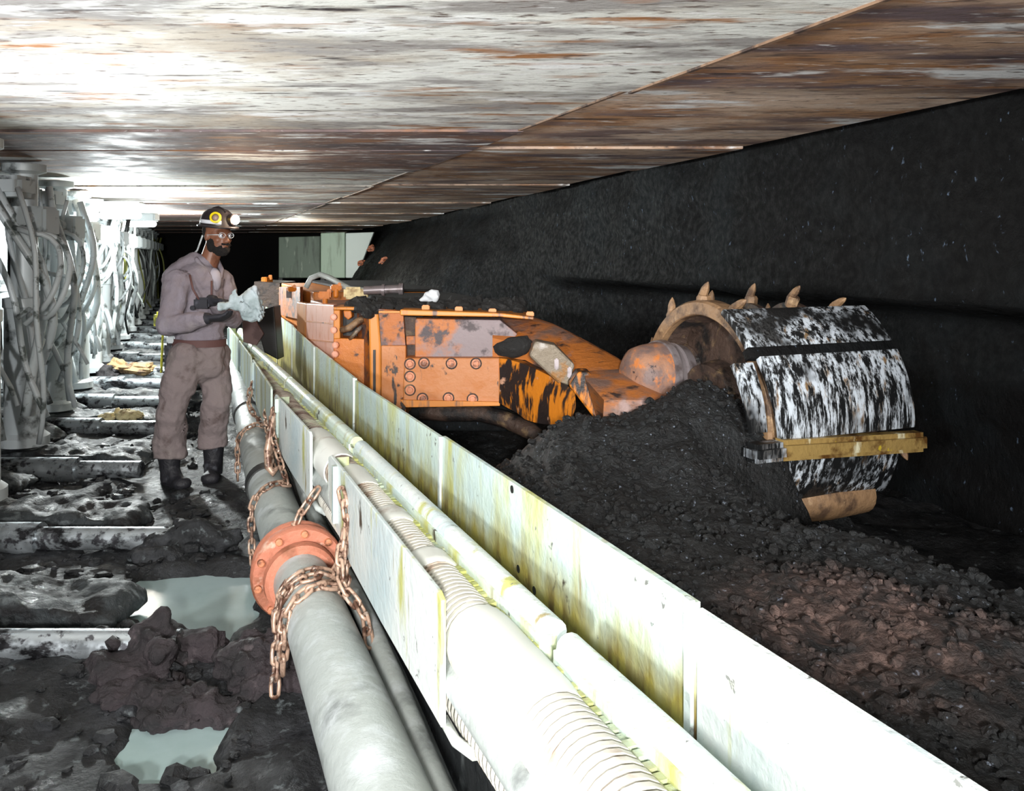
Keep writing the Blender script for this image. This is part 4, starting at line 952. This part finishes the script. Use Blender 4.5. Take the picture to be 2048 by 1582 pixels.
# helmet
hb = H(-.01,0,.070); b = MB()
Rt = Matrix((fw, rt, up)).transposed()
vs = []; n1, n2 = 28, 9
prof = [(1.22,-.012),(1.24,-.004),(1.08,.004),(1.06,.03),(1.0,.055),(.86,.082),(.62,.103),(.32,.113),(.001,.116)]
for rr, z in prof:
    for k in range(n1):
        a = 2*PI*k/n1; ex = 1.22 if (rr > 1.15 and math.cos(a) > .3) else 1.
        vs.append(hb+Rh@Vector((math.cos(a)*.112*rr*ex, math.sin(a)*.098*rr, z)))
b.add(vs, [(i*n1+k, i*n1+(k+1) % n1, (i+1)*n1+(k+1) % n1, (i+1)*n1+k) for i in range(len(prof)-1) for k in range(n1)]+[tuple(range(n1))])
b.tube([hb+Rh@Vector((x,0,.118-(x/.11)**2*.05)) for x in (-.09,-.05,0,.05,.09)], .010, 8)
he = b.build('helmet', 'helmet', man, shade=True, auto=.8)
b = MB(); vs = []
for z, rr in ((.012,1.085),(.036,1.075)):
    for k in range(29): a = PI*.14+PI*.9*k/28; vs.append(hb+Rh@Vector((math.cos(a)*.112*rr, math.sin(a)*.098*rr, z)))
    for k in range(29): a = PI*.14+PI*.9*k/28; vs.append(hb+Rh@Vector((math.cos(a)*.112*(rr-.03), math.sin(a)*.098*(rr-.03), z)))
b.add(vs, [(k,k+1,58+k+1,58+k) for k in range(28)]+[(29+k,87+k,87+k+1,29+k+1) for k in range(28)]+[(58+k,58+k+1,87+k+1,87+k) for k in range(28)]+[(k,29+k,29+k+1,k+1) for k in range(28)])
b.build('helmet_band', 'band', he, shade=True)
bc = hb+Rh@Vector((.045,.099,.034)); bd = (Rh@Vector((.30,.9,.25))).normalized()
bc = Q(448,437,-.16); bd = Vector((.05,-1,.1)).normalized(); 
b = MB(); b.lathe(bc, bd, [(-.05,.02),(0,.036),(.012,.036),(.014,.024),(.008,.022)], 20); b.build('badge_ring', 'badge', he, shade=True, auto=.6)  # yellow sticker ring on the helmet side, not a lamp
b = MB(); b.lathe(bc, bd, [(-.01,.0001),(.006,.024),(.010,.0001)], 18); b.build('badge_centre', 'badgein', he, shade=True)
lc = hb+Rh@Vector((.138,-.02,.045)); lc = Q(474,440,-.06)
b = MB(); b.lathe(lc-Vector((.05,0,0)), (1,-.25,0), [(0,.02),(.03,.034),(.05,.036)], 18); b.build('lamp_body', 'helmet', he, shade=True)
b = MB(); b.ell(lc+Vector((.012,-.012,0)), (.026,.030,.032), u=16, v=10); b.build('cap_lamp', 'lamp', he, shade=True)
# pale cloth held in both hands
rag = MB(); 
pts = [(468,598),(492,600),(500,590),(520,577),(539,569),(545,590),(552,612),(546,632),(525,637),(508,628),(498,612),(484,612),(470,612)]
rag.prism([Q(u, v, -.30+.03*math.sin(u*.09)) for u, v in pts], (0,.05,0)); rag.ell(Q(530,598,-.29), (.05,.05,.075), jit=.1); rag.cap(Q(484,606,-.27), Q(515,606,-.28), .025, .035); rag.prism([Q(486,596,-.29),Q(491,578,-.29),Q(500,574,-.29),Q(504,598,-.29)],(0,.02,0))
tag(rag.build('cloth', 'rag', fuse=.007, sm=3, disp=(.022,12)), 'crumpled pale grey cloth held in the miner\'s gloved hands', 'cloth')

# ================================================================ LIGHT AND CAMERA
def area(name, loc, tgt, size, power, col=(1,1,1), sp=PI):
    L = bpy.data.lights.new(name, 'AREA'); L.shape = 'DISK'; L.size = size; L.energy = power; L.color = col; L.spread = sp
    o = bpy.data.objects.new(name, L); COL.objects.link(o); o.location = loc
    o.rotation_euler = (Vector(tgt)-Vector(loc)).to_track_quat('-Z', 'Y').to_euler(); return o
def point(name, loc, power, r=.06, col=(1,1,1)):
    L = bpy.data.lights.new(name, 'POINT'); L.energy = power; L.shadow_soft_size = r; L.color = col
    o = bpy.data.objects.new(name, L); COL.objects.link(o); o.location = loc; return o
area('flash', (-1.4,-1.5,1.72), (-.6,4.5,1.0), .25, 155, (1,1,1))
area('roof_fill', (-2.3,2.2,.45), (-1.7,3.1,2.15), .4, 36, (1,1,1), 1.9)  # unseen fill added to brighten the roof at left
area('canopy_fill', (-.6,-.6,.7), (.6,3.0,2.15), .4, 15, (1,.97,.94), 1.3)  # unseen fill added to lift the canopy undersides
area('shearer_fill', (.1,-1.6,1.8), (.1,4.9,1.1), .3, 50, (1,.97,.93), 1.1)  # extra fill added behind the camera to light the shearer
point('walkway_lamp', (pipeX(9.)-1.15, 8.9, 1.70), 330, .08, (.93,1,1))
point('walkway_lamp_far', (pipeX(13)-1.1, 12.9, 1.70), 260, .08, (.95,1,.97))
point('end_lamp', (-4.2, 16.5, 1.7), 60, .1, (.97,1,.9))
point('cap_lamp_light', lc+Vector((.07,-.04,.02)), 6, .03, (1,.78,.55))
w = bpy.data.worlds.new('World'); S.world = w; w.use_nodes = True
w.node_tree.nodes['Background'].inputs[0].default_value = (.6,.7,.8,1); w.node_tree.nodes['Background'].inputs[1].default_value = .02
cam = bpy.data.cameras.new('Camera'); co = bpy.data.objects.new('Camera', cam); COL.objects.link(co)
co.location = (0,0,EYE); co.rotation_euler = (PI/2,0,0); cam.sensor_width = 36; cam.sensor_fit = 'HORIZONTAL'; cam.lens = 36*F/2048; cam.shift_y = -281/2048
cam.clip_start = .02; S.camera = co
for o in list(bpy.data.objects):
    if 'wl' in o: del o['wl']
for m_ in bpy.data.materials:
    if 'nt' in m_: del m_['nt']
S.view_settings.view_transform = 'Standard'; S.view_settings.look = 'None'; S.view_settings.gamma = 1; S.view_settings.exposure = 0
